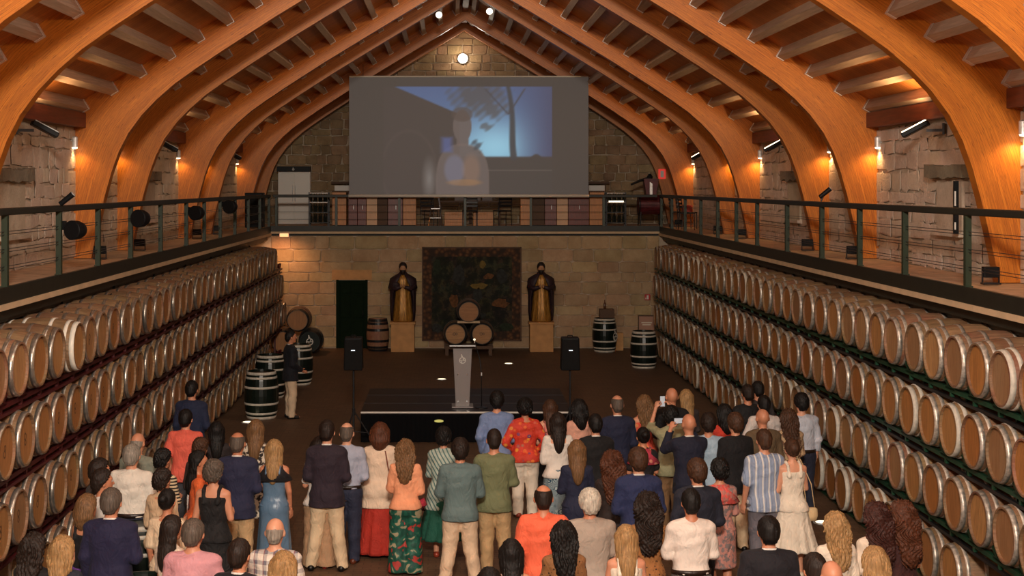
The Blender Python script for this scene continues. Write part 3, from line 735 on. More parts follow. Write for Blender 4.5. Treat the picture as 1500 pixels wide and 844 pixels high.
def acryl():
    m, nt, b = nm('frosted_acrylic'); b.inputs['Base Color'].default_value = (.36, .32, .31, 1); b.inputs['Roughness'].default_value = .3
    b.inputs['Transmission Weight'].default_value = .15; return m
AC = acryl()
MB().prism([(-.125, .03), (.125, .03), (.175, 1.1), (-.175, 1.1)], -.02, .0).build('front_panel', AC, t)
for s in (-1, 1): MB().prism([(s*.105, .03), (s*.12, .03), (s*.165, 1.08), (s*.15, 1.08)], .0, .22).build('side_panel', AC, t)
MB().box((0, .08, .02), (.40, .42, .03)).build('base_plate', AC, t, bevel=.005)
MB().box((0, .06, 1.12), (.48, .42, .02), (R(-12), 0, 0)).build('reading_top', AC, t)
for x, z in ((-.09, .62), (.09, .62), (-.085, .12), (.085, .12)): MB().lathe([(.018, -.04), (.018, -.02)], 10, 'Y', c=(x, 0, z)).build('stud', M['chrome'], t)
emblem(.062, t, (0, -.028, .88), (0, 0, 0))
mx = at(704, 0, 26.3)[0]
t = thing('microphone_stand', 'black microphone stand with lit microphone beside the lectern', 'microphone stand', (mx+.02, 26.45, .56))
MB().lathe([(.12, 0), (.12, .015), (.02, .03)], 20).build('base', M['blackmetal'], t)
MB().tube([(0, 0, .02), (0, 0, .62), (-.03, .02, .9), (-.09, .02, 1.1), (-.12, .0, 1.2)], .009, 8).build('pole', M['blackmetal'], t, smooth=True)
MB().tube([(-.118, 0, 1.195), (-.13, -.01, 1.25)], [.014, .016], 10).build('microphone', M['chrome'], t, smooth=True)
MB().lathe([(0, 0), (.022, .012), (.022, .03), (0, .045)], 12, c=(-.132, -.012, 1.25)).build('microphone_head', simple('lit_mic', (1, .85, .6), .5, emit=1.2), t, smooth=True)
MB().lathe([(.014, .6), (.014, .66)], 10).build('collar', M['galv'], t)
def pa(px, Y, zc, label, lab2, legs):
    x = at(px, 0, Y)[0]
    t = thing('speaker_stand', lab2, 'speaker stand', (x, Y, 0), group='loudspeaker stands')
    MB().tube([(0, 0, .25), (0, 0, zc-.3)], .018, 10).build('pole', M['blackmetal'], t)
    MB().lathe([(.03, .6), (.03, .72)], 12).build('collar', M['blackmetal'], t)
    for k in range(3):
        a = R(90+120*k+legs)
        MB().tube([(0, 0, .68), (.42*math.cos(a), .42*math.sin(a), .02)], .012, 8).build('leg', M['blackmetal'], t)
        MB().tube([(0, 0, .3), (.25*math.cos(a), .25*math.sin(a), .28)], .008, 6).build('brace', M['blackmetal'], t)
    s = thing('loudspeaker', label, 'loudspeaker', (x, Y, zc-.29), group='loudspeakers on stands')
    MB().prism([(-.17, 0), (.17, 0), (.155, .58), (-.155, .58)], -.15, .15).build('cabinet', M['black'], s, bevel=.02)
    MB().prism([(-.15, .03), (.15, .03), (.138, .55), (-.138, .55)], -.165, -.15).build('grille', M['grille'], s, bevel=.008)
    MB().box((0, -.168, .36), (.07, .006, .012)).build('light_bar', simple('speaker_led', (.8, .9, 1), .5, emit=1.0), s)
    MB().tube([(-.05, 0, .575), (-.04, 0, .61), (.04, 0, .61), (.05, 0, .575)], .01, 6).build('handle', M['black'], s)
pa(518, 25.4, 1.70, 'black loudspeaker on stand at the left end of the stage', 'black tripod stand holding the left loudspeaker', 30)
pa(835, 25.4, 1.70, 'black loudspeaker on stand at the right end of the stage', 'black tripod stand holding the right loudspeaker', 0)
FLG = simple('floor_light_glow', (1, .86, .55), .4, emit=2.2)
for px, py, lab in ((647, 556, 'glowing floor light behind the stage, left of centre'), (745, 533, 'glowing floor light behind the stage, right of centre'), (453, 516, 'glowing floor light before the black emblem barrel'),
                    (363, 619, 'glowing floor light in front of the black barrel at left'), (1205, 766, 'glowing floor light at the foot of the right rack')):
    Y = F*CZ/(py-271.5); x, _ = at(px, py, Y)
    t = thing('floor_light', lab, 'floor light', (x, Y, 0), group='recessed floor lights')
    MB().lathe([(.13, 0), (.13, .008), (.10, .012)], 20).build('rim', M['galv'], t); MB().lathe([(.098, .0), (.098, .0125)], 20).build('lens', FLG, t)
t = thing('floor_light', 'greenish glowing lamp on the black skirt of the stage front', 'floor light', (at(643, 616, 26)[0], 25.955, .40), group=None)
MB().lathe([(.085, 0), (.085, .012), (.0, .02)], 20, 'Y', sy=1, c=(0, -.02, 0)).build('lens', simple('green_glow', srgb(200, 196, 110), .4, emit=.5), t).scale = (.3, 1, 1)
t.children[0].rotation_euler = (0, R(90), 0)

# ------------------------------------------------------------------ screen
def screen_colors(u, v):
    """flat colours of the projected film still and a painted glare streak, u,v in 0..1 over the lit frame (v up)"""
    n = u.shape
    def blend(c, col, a): return c*(1-a[..., None])+np.array(col)*a[..., None]
    sm = lambda e, w_: np.clip(.5-e/w_, 0, 1)
    c = np.zeros(n+(3,))+np.array([68, 58, 54.])
    sky = np.array([96, 130, 160.])*(1-v[..., None])*1.0+np.array([78, 92, 128.])*v[..., None]
    cen = np.exp(-(((u-.66)/.24)**2+((v-.36)/.3)**2))
    sky = sky+np.array([54, 76, 66.])*cen[..., None]
    side = np.clip((u-.74)/.25, 0, 1); sky = sky*(1-side[..., None])+np.array([72, 74, 100.])*side[..., None]
    sk_ = sm(.24-v+0*u, .02)                                        # above the horizon
    roof = sm((v-(.99-(u-.08)*.78)), .015)                          # dark roof slope, lower left
    roof = np.where(u < .45, roof, 0)
    a = sk_*(1-roof)
    c = c*(1-a[..., None])+sky*a[..., None]
    # dark building side
    b = sm(u-.395, .02)*sk_*0
    wv = np.sin(u*61+v*17)*.5+np.sin(u*113-v*71+1)*.5
    fol = np.clip(1.25-np.sqrt(((u-.56)/.16)**2+((v-.90)/.17)**2)+.28*wv, 0, .75)
    fol = np.maximum(fol, np.clip(1.1-np.sqrt(((u-.63)/.13)**2+((v-.76)/.12)**2)+.35*wv, 0, .7))
    fol = np.maximum(fol, np.clip(1.0-np.sqrt(((u-.615)/.05)**2+((v-.57)/.05)**2)+.4*wv, 0, .6))
    c = blend(c, [78, 70, 66], fol)
    tx = .735+.06*(1-v)-.01*np.sin(v*6); tw = .012+.010*(1-v)
    c = blend(c, [62, 60, 62], sm(np.abs(u-tx)-tw, .012)*sm(.2-v, .02)*.95)
    for s_, k in ((1, .35), (-1, .5)):
        c = blend(c, [66, 62, 66], sm(np.abs(u-(.74+s_*(v-.70)*k))-.006, .008)*sm(.70-v, .02)*sm(v-.98, .02)*.8)
    hills = sm(v-(.20+.03*np.sin(u*23)+.02*np.sin(u*57)+.06*(u-.55)), .02)*sm(.52-u, .05)
    c = blend(c, [66, 58, 54], hills)
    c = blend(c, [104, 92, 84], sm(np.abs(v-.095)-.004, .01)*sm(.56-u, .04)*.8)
    # standing man: head, neck, shoulders
    ins = [98, 86, 82]
    hd = np.sqrt(((u-.466)/.055)**2+((v-.57)/.18)**2)-1
    hd = np.minimum(hd, np.maximum(np.abs(u-.468)-.036, np.abs(v-.36)-.16)*12)
    sh = (np.abs((u-.468)/.155)**2.6+np.abs((np.maximum(v, -.05)+.05)/.42)**2.6)**(1/2.6)-1
    man = np.maximum(sm(hd, .1), sm(sh, .06))
    c = blend(c, ins, man*.96)
    c = blend(c, [124, 104, 96], sm(np.abs(sh)-.015, .05)*.5)
    c = blend(c, [80, 66, 60], sm(np.sqrt(((u-.466)/.062)**2+((v-.70)/.08)**2)-1, .2)*.7)
    c = blend(c, [112, 112, 132], sm(np.sqrt(((u-.42)/.06)**2+((v-.10)/.16)**2)-1, .3)*.6)      # shirt
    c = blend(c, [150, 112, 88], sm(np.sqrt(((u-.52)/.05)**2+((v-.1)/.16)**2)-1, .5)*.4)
    c = blend(c, [82, 92, 140], sm(np.maximum(np.abs(u-.375)-.03, np.abs(v-.37)-.08)*12, .4)*.8)
    c = blend(c, [96, 112, 118], np.clip(1-np.sqrt(((u-.505)/.035)**2+((v-.36)/.05)**2)+.5*wv, 0, .8)*.0)
    c = blend(c, [62, 66, 72], np.clip(.9-np.sqrt(((u-.56)/.045)**2+((v-.37)/.07)**2)+.6*wv, 0, .8))
    c = blend(c, [92, 78, 72], sm(np.abs(np.sqrt(((u-.15)/.16)**2+((v-.1)/.42)**2)-1)-.02, .1)*.35)    # round cask edge
    c = blend(c, [128, 122, 118], np.clip(1-np.sqrt(((u-.27)/.05)**2+((v-.0)/.28)**2), 0, 1)*.8)                   # projector glare painted into the colours at the frame foot
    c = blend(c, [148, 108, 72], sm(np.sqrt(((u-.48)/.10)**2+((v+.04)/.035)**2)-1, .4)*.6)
    return c
t = thing('projection_screen', 'large hanging gauze screen showing a film still of a man beneath a tree', 'screen', (at(686.5, 0, 40.8)[0], 40.8, 0))
x0, z1 = at(511.5, 112, 40.8); x1, z0 = at(862, 287, 40.8)
W_ = x1-x0; xo = t.location.x
nx_, nz_ = 220, 112
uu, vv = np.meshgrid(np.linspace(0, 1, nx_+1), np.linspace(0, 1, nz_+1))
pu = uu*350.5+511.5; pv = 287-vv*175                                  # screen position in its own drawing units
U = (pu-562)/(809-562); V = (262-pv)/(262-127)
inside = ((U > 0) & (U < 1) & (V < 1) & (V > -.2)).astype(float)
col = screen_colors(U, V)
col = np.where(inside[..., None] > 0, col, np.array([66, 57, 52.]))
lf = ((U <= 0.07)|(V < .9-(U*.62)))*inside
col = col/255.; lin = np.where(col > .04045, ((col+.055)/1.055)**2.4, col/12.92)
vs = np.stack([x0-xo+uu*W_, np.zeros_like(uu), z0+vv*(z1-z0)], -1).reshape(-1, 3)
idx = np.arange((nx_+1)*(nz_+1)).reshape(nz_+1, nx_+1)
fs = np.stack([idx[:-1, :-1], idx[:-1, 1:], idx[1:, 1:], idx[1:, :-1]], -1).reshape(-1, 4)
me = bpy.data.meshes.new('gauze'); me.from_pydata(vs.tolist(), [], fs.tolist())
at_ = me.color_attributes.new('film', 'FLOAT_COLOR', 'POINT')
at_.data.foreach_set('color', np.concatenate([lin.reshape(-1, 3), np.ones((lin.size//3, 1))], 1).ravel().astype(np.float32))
m, nt, b = nm('projected_film')
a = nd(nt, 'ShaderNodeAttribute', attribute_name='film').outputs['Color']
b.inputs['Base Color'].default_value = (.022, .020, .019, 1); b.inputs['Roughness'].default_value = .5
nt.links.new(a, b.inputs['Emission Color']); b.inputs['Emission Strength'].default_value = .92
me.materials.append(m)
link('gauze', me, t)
MB().tube([(x0-xo, 0, z1), (x1-xo, 0, z1)], .022, 10).build('top_bar', M['white'], t)
MB().tube([(x0-xo-.02, 0, z0), (x1-xo+.02, 0, z0)], .045, 12).build('bottom_bar', M['white'], t, smooth=True)
for x in (x0-xo+.4, x1-xo-.4): MB().tube([(x, 0, z1), (x, 0, roofz(x+xo)-.05)], .006, 6).build('cable', M['blackmetal'], t)

# ------------------------------------------------------------------ people: bodies and clothes grown as smooth surfaces from shaped limbs
def surfnet(Fv, xs, ys, zs):
    s = Fv < 0
    nx, ny, nz = Fv.shape
    cnt = np.zeros((nx-1, ny-1, nz-1), np.int8)
    for a in (0, 1):
        for b_ in (0, 1):
            for c in (0, 1): cnt += s[a:nx-1+a, b_:ny-1+b_, c:nz-1+c]
    act = (cnt > 0) & (cnt < 8)
    I, J, K = np.nonzero(act)
    idx = np.full(act.shape, -1, np.int64); idx[I, J, K] = np.arange(len(I))
    acc = np.zeros((len(I), 3)); n = np.zeros(len(I))
    X, Y, Z = xs, ys, zs
    cor = [(0, 0, 0), (1, 0, 0), (0, 1, 0), (1, 1, 0), (0, 0, 1), (1, 0, 1), (0, 1, 1), (1, 1, 1)]
    fv = [Fv[I+a, J+b_, K+c] for a, b_, c in cor]
    pv = [np.stack([X[I+a], Y[J+b_], Z[K+c]], -1) for a, b_, c in cor]
    for a, b_ in ((0, 1), (2, 3), (4, 5), (6, 7), (0, 2), (1, 3), (4, 6), (5, 7), (0, 4), (1, 5), (2, 6), (3, 7)):
        m = (fv[a] < 0) != (fv[b_] < 0)
        t = fv[a][m]/(fv[a][m]-fv[b_][m])
        acc[m] += pv[a][m]+t[:, None]*(pv[b_][m]-pv[a][m]); n[m] += 1
    V = acc/np.maximum(n, 1)[:, None]
    Q = []
    for ax in range(3):
        sl0 = [slice(None)]*3; sl1 = [slice(None)]*3; sl0[ax] = slice(0, -1); sl1[ax] = slice(1, None)
        a, b_ = s[tuple(sl0)], s[tuple(sl1)]
        o1, o2 = [(1, 2), (2, 0), (0, 1)][ax]
        d = a != b_
        e = np.stack(np.nonzero(d), -1)
        ok = (e[:, o1] > 0) & (e[:, o2] > 0) & (e[:, o1] < (Fv.shape[o1]-1)) & (e[:, o2] < (Fv.shape[o2]-1))
        e = e[ok]
        def ci(p, q):
            g = e.copy(); g[:, o1] -= p; g[:, o2] -= q; return idx[g[:, 0], g[:, 1], g[:, 2]]
        q = np.stack([ci(1, 1), ci(0, 1), ci(0, 0), ci(1, 0)], -1)
        fl = a[e[:, 0], e[:, 1], e[:, 2]]
        q[~fl] = q[~fl][:, ::-1]
        Q.append(q)
    return V, np.concatenate(Q)
class SDF:
    def __init__(s, xs, ys, zs):
        s.xs, s.ys, s.zs = xs, ys, zs; s.F = np.full((len(xs), len(ys), len(zs)), .25)
    def sub(s, lo, hi):
        r = []
        for a, l, h in ((s.xs, lo[0], hi[0]), (s.ys, lo[1], hi[1]), (s.zs, lo[2], hi[2])):
            i = max(0, np.searchsorted(a, l)-1); j = min(len(a), np.searchsorted(a, h)+1); r.append(slice(i, max(j, i+1)))
        return tuple(r), s.xs[r[0]][:, None, None], s.ys[r[1]][None, :, None], s.zs[r[2]][None, None, :]
    def put(s, sl, d, k, op='u'):
        f = s.F[sl]
        if op == 'u':
            h = np.clip(.5+.5*(f-d)/k, 0, 1); s.F[sl] = f*(1-h)+d*h-k*h*(1-h)
        else:
            d = -d; h = np.clip(.5-.5*(f-d)/k, 0, 1); s.F[sl] = f*(1-h)+d*h+k*h*(1-h)
    def cap(s, a, b_, ra, rb, k=.02, op='u', sy=1):
        a, b_ = np.array(a, float), np.array(b_, float); m = max(ra, rb)+k+.04
        sl, x, y, z = s.sub(np.minimum(a, b_)-m, np.maximum(a, b_)+m)
        ab = b_-a; L = max((ab**2).sum(), 1e-9)
        t = np.clip(((x-a[0])*ab[0]+(y-a[1])*ab[1]+(z-a[2])*ab[2])/L, 0, 1)
        d = np.sqrt((x-a[0]-t*ab[0])**2+((y-a[1]-t*ab[1])/sy)**2+(z-a[2]-t*ab[2])**2)-(ra+(rb-ra)*t)
        s.put(sl, d, k, op)
    def ell(s, c, r, k=.02, op='u'):
        m = k+.04
        sl, x, y, z = s.sub([c[i]-r[i]-m for i in range(3)], [c[i]+r[i]+m for i in range(3)])
        px, py, pz = (x-c[0])/r[0], (y-c[1])/r[1], (z-c[2])/r[2]
        k0 = np.sqrt(px**2+py**2+pz**2); k1 = np.sqrt((px/r[0])**2+(py/r[1])**2+(pz/r[2])**2)+1e-9
        s.put(sl, k0*(k0-1)/k1, k, op)
    def loft(s, T, e=0, z0=None, z1=None, k=.03, p=2.4, flare=0):
        z = s.zs; zt = [t[0] for t in T]
        A = np.interp(z, zt, [t[1] for t in T])+e; B = np.interp(z, zt, [t[2] for t in T])+e; C_ = np.interp(z, zt, [t[3] for t in T])
        z0 = zt[0] if z0 is None else z0; z1 = zt[-1] if z1 is None else z1
        if flare: A = A+np.clip((1.0-z), 0, 1)*flare; B = B+np.clip((1.0-z), 0, 1)*flare
        x, y, zz = s.xs[:, None, None], s.ys[None, :, None], z[None, None, :]
        q = (np.abs(x/A)**p+np.abs((y-C_)/B)**p)**(1/p)
        d = (q-1)*np.minimum(A, B)
        d = np.maximum(d, np.maximum(z0-zz, zz-z1))
        s.put((slice(None),)*3, np.broadcast_to(d, s.F.shape), k)
    def mesh(s): return surfnet(s.F, s.xs, s.ys, s.zs)
def graded(lo, hi, f0, f1, fine, coarse):
    a = list(np.arange(lo, f0, coarse))+list(np.arange(f0, f1, fine))+list(np.arange(f1, hi+coarse, coarse)); return np.array(a)
def to_mesh(name, V, Q, mat, smooth=True):
    me = bpy.data.meshes.new(name); n = len(Q)
    me.vertices.add(len(V)); me.vertices.foreach_set('co', np.ascontiguousarray(V, dtype=np.float32).ravel())
    me.loops.add(n*4); me.loops.foreach_set('vertex_index', np.ascontiguousarray(Q, dtype=np.int32).ravel())
    me.polygons.add(n); me.polygons.foreach_set('loop_start', np.arange(0, n*4, 4, dtype=np.int32)); me.polygons.foreach_set('use_smooth', np.ones(n, bool))
    for m in (mat if isinstance(mat, (list, tuple)) else [mat]): me.materials.append(m)
    me.update(calc_edges=True); me.validate(); return me
TM = [(.80, .160, .105, -.01), (.90, .172, .118, -.015), (.98, .166, .112, -.008), (1.06, .158, .108, 0), (1.15, .164, .112, 0), (1.25, .174, .120, 0), (1.35, .176, .118, -.005), (1.41, .158, .098, -.012), (1.455, .10, .07, -.012)]
TF = [(.80, .168, .108, -.01), (.90, .180, .122, -.018), (.98, .164, .106, -.008), (1.07, .132, .092, 0), (1.15, .138, .098, 0), (1.25, .152, .108, .004), (1.35, .160, .104, -.002), (1.41, .142, .088, -.010), (1.455, .08, .062, -.012)]
ARMS = dict(down=((.228, -.025, 1.12), (.235, .055, .875)), folded=((.232, .03, 1.13), (.04, .185, 1.13)), clasp=((.232, -.02, 1.11), (.05, .205, .97)),
            bent=((.230, -.02, 1.12), (.17, .22, 1.13)), hip=((.32, -.08, 1.13), (.21, .05, .99)), back=((.235, -.09, 1.12), (.05, -.165, .96)),
            phone=((.25, .19, 1.30), (.13, .30, 1.53)), high=((.24, .23, 1.44), (.12, .33, 1.70)), pocket=((.25, -.06, 1.13), (.205, .05, .90)), chin=((.22, .12, 1.16), (.07, .17, 1.40)))
LEGS = dict(plain=((.095, .10), (.095, .10)), apart=((.12, .19), (.12, .19)), contra=((.09, .085), (.115, .16)), close=((.075, .06), (.075, .06)))
def joints(sex, aL, aR, legs):
    w_ = 1.0 if sex == 'm' else .86
    J = {}
    for sd, ar, lg, n in ((-1, aL, LEGS[legs][0], 'L'), (1, aR, LEGS[legs][1], 'R')):
        e, wr_ = ARMS[ar]
        f = lambda p: (sd*p[0]*(w_ if p[0] > .1 else 1), p[1], p[2])
        J['sh'+n] = (sd*.168*w_, -.012, 1.395); J['el'+n] = f(e); J['wr'+n] = f(wr_)
        J['hip'+n] = (sd*.09, -.01, .88); J['kn'+n] = (sd*lg[0], .015, .47); J['an'+n] = (sd*lg[1], -.025, .075)
    return J
HAND = {}
def hand_mesh(kind):
    if kind in HAND: return HAND[kind]
    S_ = SDF(np.arange(-.06, .075, .0062), np.arange(-.07, .07, .0062), np.arange(-.21, .035, .0062))
    S_.cap((0, 0, .02), (0, 0, -.02), .026, .024, .01)
    S_.ell((0, 0, -.055), (.040, .018, .05), .012)
    curl = dict(relaxed=.35, grip=1.25)[kind]
    for i, (x, L) in enumerate(((-.028, .072), (-.0095, .082), (.0095, .077), (.027, .06))):
        p = np.array((x, 0, -.092)); a = curl*.6
        d1 = np.array((x*.25/.03*.12, math.sin(a), -math.cos(a))); q = p+d1*L*.5
        a2 = curl*1.7; d2 = np.array((0, math.sin(a2), -math.cos(a2))); r_ = q+d2*L*.5
        S_.cap(p, q, .0095, .0088, .004); S_.cap(q, r_, .0088, .0072, .003)
    S_.cap((-.03, .004, -.035), (-.052, .018, -.068), .012, .0105, .008); S_.cap((-.052, .018, -.068), (-.050, .034, -.095), .0105, .008, .003)
    HAND[kind] = S_.mesh(); return HAND[kind]
BODY = {}
def grow_head(V):                                        # heads a little larger than the grid draws them, eased in along the neck
    V = V.copy(); t = np.clip((V[:, 2]-1.50)/.06, 0, 1); t = t*t*(3-2*t); m = 1+.09*t*(V[:, 2] > 1.5)
    c = np.array([0, -.005, 1.56]); near = (np.abs(V[:, 0]) < .16) & (np.abs(V[:, 1]) < .24)
    m = np.where(near, m, 1); return c+(V-c)*m[:, None]
HEADZ = 1.38
def body_mesh(key):
    if key in BODY: return BODY[key]
    sex, aL, aR, legs, hand = key
    J = joints(sex, aL, aR, legs); k_ = 1 if sex == 'm' else .82
    xs = graded(-.42, .42, -.1, .1, .0115, .021); ys = graded(-.24, .40, -.12, .14, .0125, .021); zs = graded(-.01, 1.80, HEADZ, 1.78, .0105, .022)
    B = SDF(xs, ys, zs)
    B.loft(TM if sex == 'm' else TF, 0, z1=1.45)
    if sex == 'f':
        for s in (-1, 1): B.ell((s*.072, .085, 1.245), (.066, .058, .066), .03)
        for s in (-1, 1): B.ell((s*.073, -.068, .88), (.078, .062, .09), .04)
    for n, s in (('L', -1), ('R', 1)):
        B.cap(J['hip'+n], J['kn'+n], .092, .058, .035); B.cap(J['kn'+n], J['an'+n], .055, .038, .02)
        kn, an = J['kn'+n], J['an'+n]
        B.ell(((kn[0]*.65+an[0]*.35), -.026, .34), (.047, .048, .12), .03)
        B.cap((an[0], -.04, .035), (an[0]+s*.02, .125, .03), .036, .028, .02)
        B.cap((s*.02, -.012, 1.455), J['sh'+n], .05, .056*k_, .03)
        B.cap(J['sh'+n], J['el'+n], .054*k_, .042*k_, .02); B.cap(J['el'+n], J['wr'+n], .043*k_, .027*k_, .015)
    B.cap((0, -.018, 1.43), (0, .0, 1.56), .056*(.85 if sex == 'f' else 1), .052*(.85 if sex == 'f' else 1), .025)
    # head
    B.ell((0, -.004, 1.652), (.076, .096, .099), .02); B.ell((0, .032, 1.60), (.060, .066, .082), .03); B.cap((-.012, .072, 1.545), (.012, .072, 1.545), .022, .022, .02)
    B.cap((0, .092, 1.648), (0, .112, 1.607), .009, .0145, .012)
    for s in (-1, 1):
        B.ell((s*.079, -.006, 1.622), (.012, .022, .033), .008); B.cap((s*.012, .088, 1.664), (s*.05, .074, 1.662), .012, .010, .014)
        B.ell((s*.031, .103, 1.640), (.017, .014, .011), .010, 's')
    B.cap((-.018, .095, 1.578), (.018, .095, 1.578), .008, .008, .008)
    V, Q = B.mesh(); V = grow_head(V)
    Vs, Qs = [V], [Q]; off = len(V)
    me_mi = [np.zeros(len(Q), np.int32)]
    for s in (-1, 1):                                   # eyes
        u = np.linspace(0, 2*np.pi, 9)[:-1]; ph = np.linspace(-1.4, 1.4, 6)
        P = np.array([[s*.031+.0125*math.cos(p)*math.cos(t), .084+.0125*math.cos(p)*math.sin(t), 1.640+.0125*math.sin(p)] for p in ph for t in u])
        q = np.array([[i*8+j, i*8+(j+1) % 8, (i+1)*8+(j+1) % 8, (i+1)*8+j] for i in range(5) for j in range(8)])
        Vs.append(grow_head(P)); Qs.append(q+off); off += len(P); me_mi.append(np.ones(len(q), np.int32))
    for n, s in (('L', -1), ('R', 1)):                  # hands
        HV, HQ = hand_mesh(hand if aR in ('phone', 'high') else 'relaxed')
        e, w_ = Vector(J['el'+n]), Vector(J['wr'+n]); d = (w_-e).normalized()
        fwd = Vector((0, 1, 0)) if abs(d.y) < .75 else Vector((-s, 0, .0))
        zc = -d; yc = (fwd-zc*fwd.dot(zc)).normalized()
        if aL in ('down',) or True:
            yc = yc if abs(d.z) < .6 else (Vector((-s*.8, .6, 0))-zc*Vector((-s*.8, .6, 0)).dot(zc)).normalized()
        xc = yc.cross(zc)
        Rm = np.array([xc, yc, zc]).T
        V2 = HV*k_**.3
        V2 = V2 @ Rm.T+np.array(w_)
        Vs.append(V2); Qs.append(HQ+off); off += len(V2); me_mi.append(np.zeros(len(HQ), np.int32))
    BODY[key] = (np.concatenate(Vs), np.concatenate(Qs), np.concatenate(me_mi), J)
    return BODY[key]
def wrinkle(S_, amp, seed=0):
    x, y, z = S_.xs[:, None, None], S_.ys[None, :, None], S_.zs[None, None, :]
    S_.F += amp*(np.sin(34*z+13*x+9*y+seed)*np.sin(9*z-17*x+seed*2)+.6*np.sin(52*z-21*x+14*y+seed*3)*np.sin(7*x+11*z))
CLOTH = {}
def top_mesh(kind, key):
    """kind: shirt, shortsleeve, tank, jacket, coat ..."""
    ck = (kind, key[:3])
    if ck in CLOTH: return CLOTH[ck]
    sex, aL, aR, legs, hand = key; J = joints(sex, aL, aR, legs); k_ = 1 if sex == 'm' else .82
    P = dict(shirt=(.019, .80, 1.0, 1.455, .018, .006), tucked=(.016, .95, 1.0, 1.455, .017, .007), tuckedshort=(.016, .95, .36, 1.455, .022, .006), polo=(.019, .80, .42, 1.455, .022, .006), knit=(.022, .82, 1.0, 1.45, .02, .004),
             jacket=(.022, .76, 1.0, 1.47, .017, .005), blouse=(.018, .84, .9, 1.43, .022, .007), tee=(.014, .86, .36, 1.44, .02, .006), tank=(.010, .86, 0, 1.37, .012, .004),
             crop=(.020, .88, .75, 1.36, .03, .007), bodice=(.010, .93, 0, 1.36, .01, .003), bodiceshort=(.012, .93, .4, 1.43, .02, .004), bodicelong=(.014, .93, .95, 1.44, .02, .005), tunic=(.034, .66, .8, 1.45, .024, .006))[kind]
    e, hem, sl, neck, se, wr_ = P
    S_ = SDF(np.arange(-.45, .451, .0175), np.arange(-.26, .38, .0175), np.arange(hem-.04, 1.52, .0165))
    T = TM if sex == 'm' else TF
    if hem < .8: T = [(hem-.05, T[0][1]+.012, T[0][2]+.012, -.012)]+T
    S_.loft(T, e, z0=hem, z1=neck, k=.02, flare=.14 if kind == 'jacket' else (.16 if kind in ('tunic', 'blouse') else .19))
    if sex == 'f':
        for s in (-1, 1): S_.ell((s*.072, .085, 1.245), (.066+e, .058+e, .066+e), .03)
        if hem < .9:
            for s in (-1, 1): S_.ell((s*.075, -.078, .88), (.098+e, .09+e, .108+e), .04)
    for n, s in (('L', -1), ('R', 1)):
        sh, el, wr2 = (np.array(J[q+n]) for q in ('sh', 'el', 'wr'))
        if neck > 1.40: S_.cap((s*.03, -.014, 1.44), sh, .05+e*.6, .056*k_+e, .03)
        if sl > 0:
            f = min(1, sl/.5); S_.cap(sh, sh+(el-sh)*f, .056*k_+se, (.046 if f >= 1 else .053)*k_+se, .02)
            if sl > .5: S_.cap(el, el+(wr2-el)*min(1, (sl-.5)*2)*.98, .044*k_+se, .033*k_+se*.8, .015)
        elif kind in ('tank', 'bodice'):
            for p_, q_ in (((.085, .118, 1.32), (.088, .062, 1.445)), ((.088, .062, 1.445), (.088, -.012, 1.487)), ((.088, -.012, 1.487), (.085, -.085, 1.45)), ((.085, -.085, 1.45), (.08, -.122, 1.31))):
                S_.cap((s*p_[0], p_[1], p_[2]), (s*q_[0], q_[1], q_[2]), .021, .021, .008)
    if neck > 1.42: S_.cap((0, -.016, 1.44), (0, -.008, 1.475), .062 if sex == 'm' else .052, .060 if sex == 'm' else .05, .015)
    wrinkle(S_, wr_*.8, len(CLOTH))
    S_.F = np.maximum(S_.F, (hem-S_.zs)[None, None, :])
    CLOTH[ck] = S_.mesh(); return CLOTH[ck]
def trouser_mesh(kind, key):
    ck = (kind, key[0], key[3])
    if ck in CLOTH: return CLOTH[ck]
    sex, aL, aR, legs, hand = key; J = joints(sex, aL, aR, legs)
    S_ = SDF(np.arange(-.34, .341, .0175), np.arange(-.22, .22, .0175), np.arange(.0, 1.04, .0185))
    T = TM if sex == 'm' else TF
    S_.loft(T, .012, z0=.80, z1=1.0, k=.02)
    if sex == 'f':
        for s in (-1, 1): S_.ell((s*.075, -.075, .88), (.097, .085, .105), .04)
    w_ = dict(trousers=(.020, .020, .028), slim=(.010, .010, .012), wide=(.03, .06, .095), culotte=(.03, .07, .11))[kind]
    for n, s in (('L', -1), ('R', 1)):
        h, kn, an = J['hip'+n], J['kn'+n], np.array(J['an'+n])
        an[2] = .05 if kind != 'culotte' else .2
        S_.cap(h, kn, .096+w_[0], .064+w_[1], .03); S_.cap(kn, an, .064+w_[1], .044+w_[2], .015); S_.ell((kn[0]*.65+an[0]*.35, -.032, .34), (.064, .068, .14), .03)
    wrinkle(S_, .0045, len(CLOTH))
    S_.F = np.maximum(S_.F, (.035-S_.zs)[None, None, :])
    CLOTH[ck] = S_.mesh(); return CLOTH[ck]
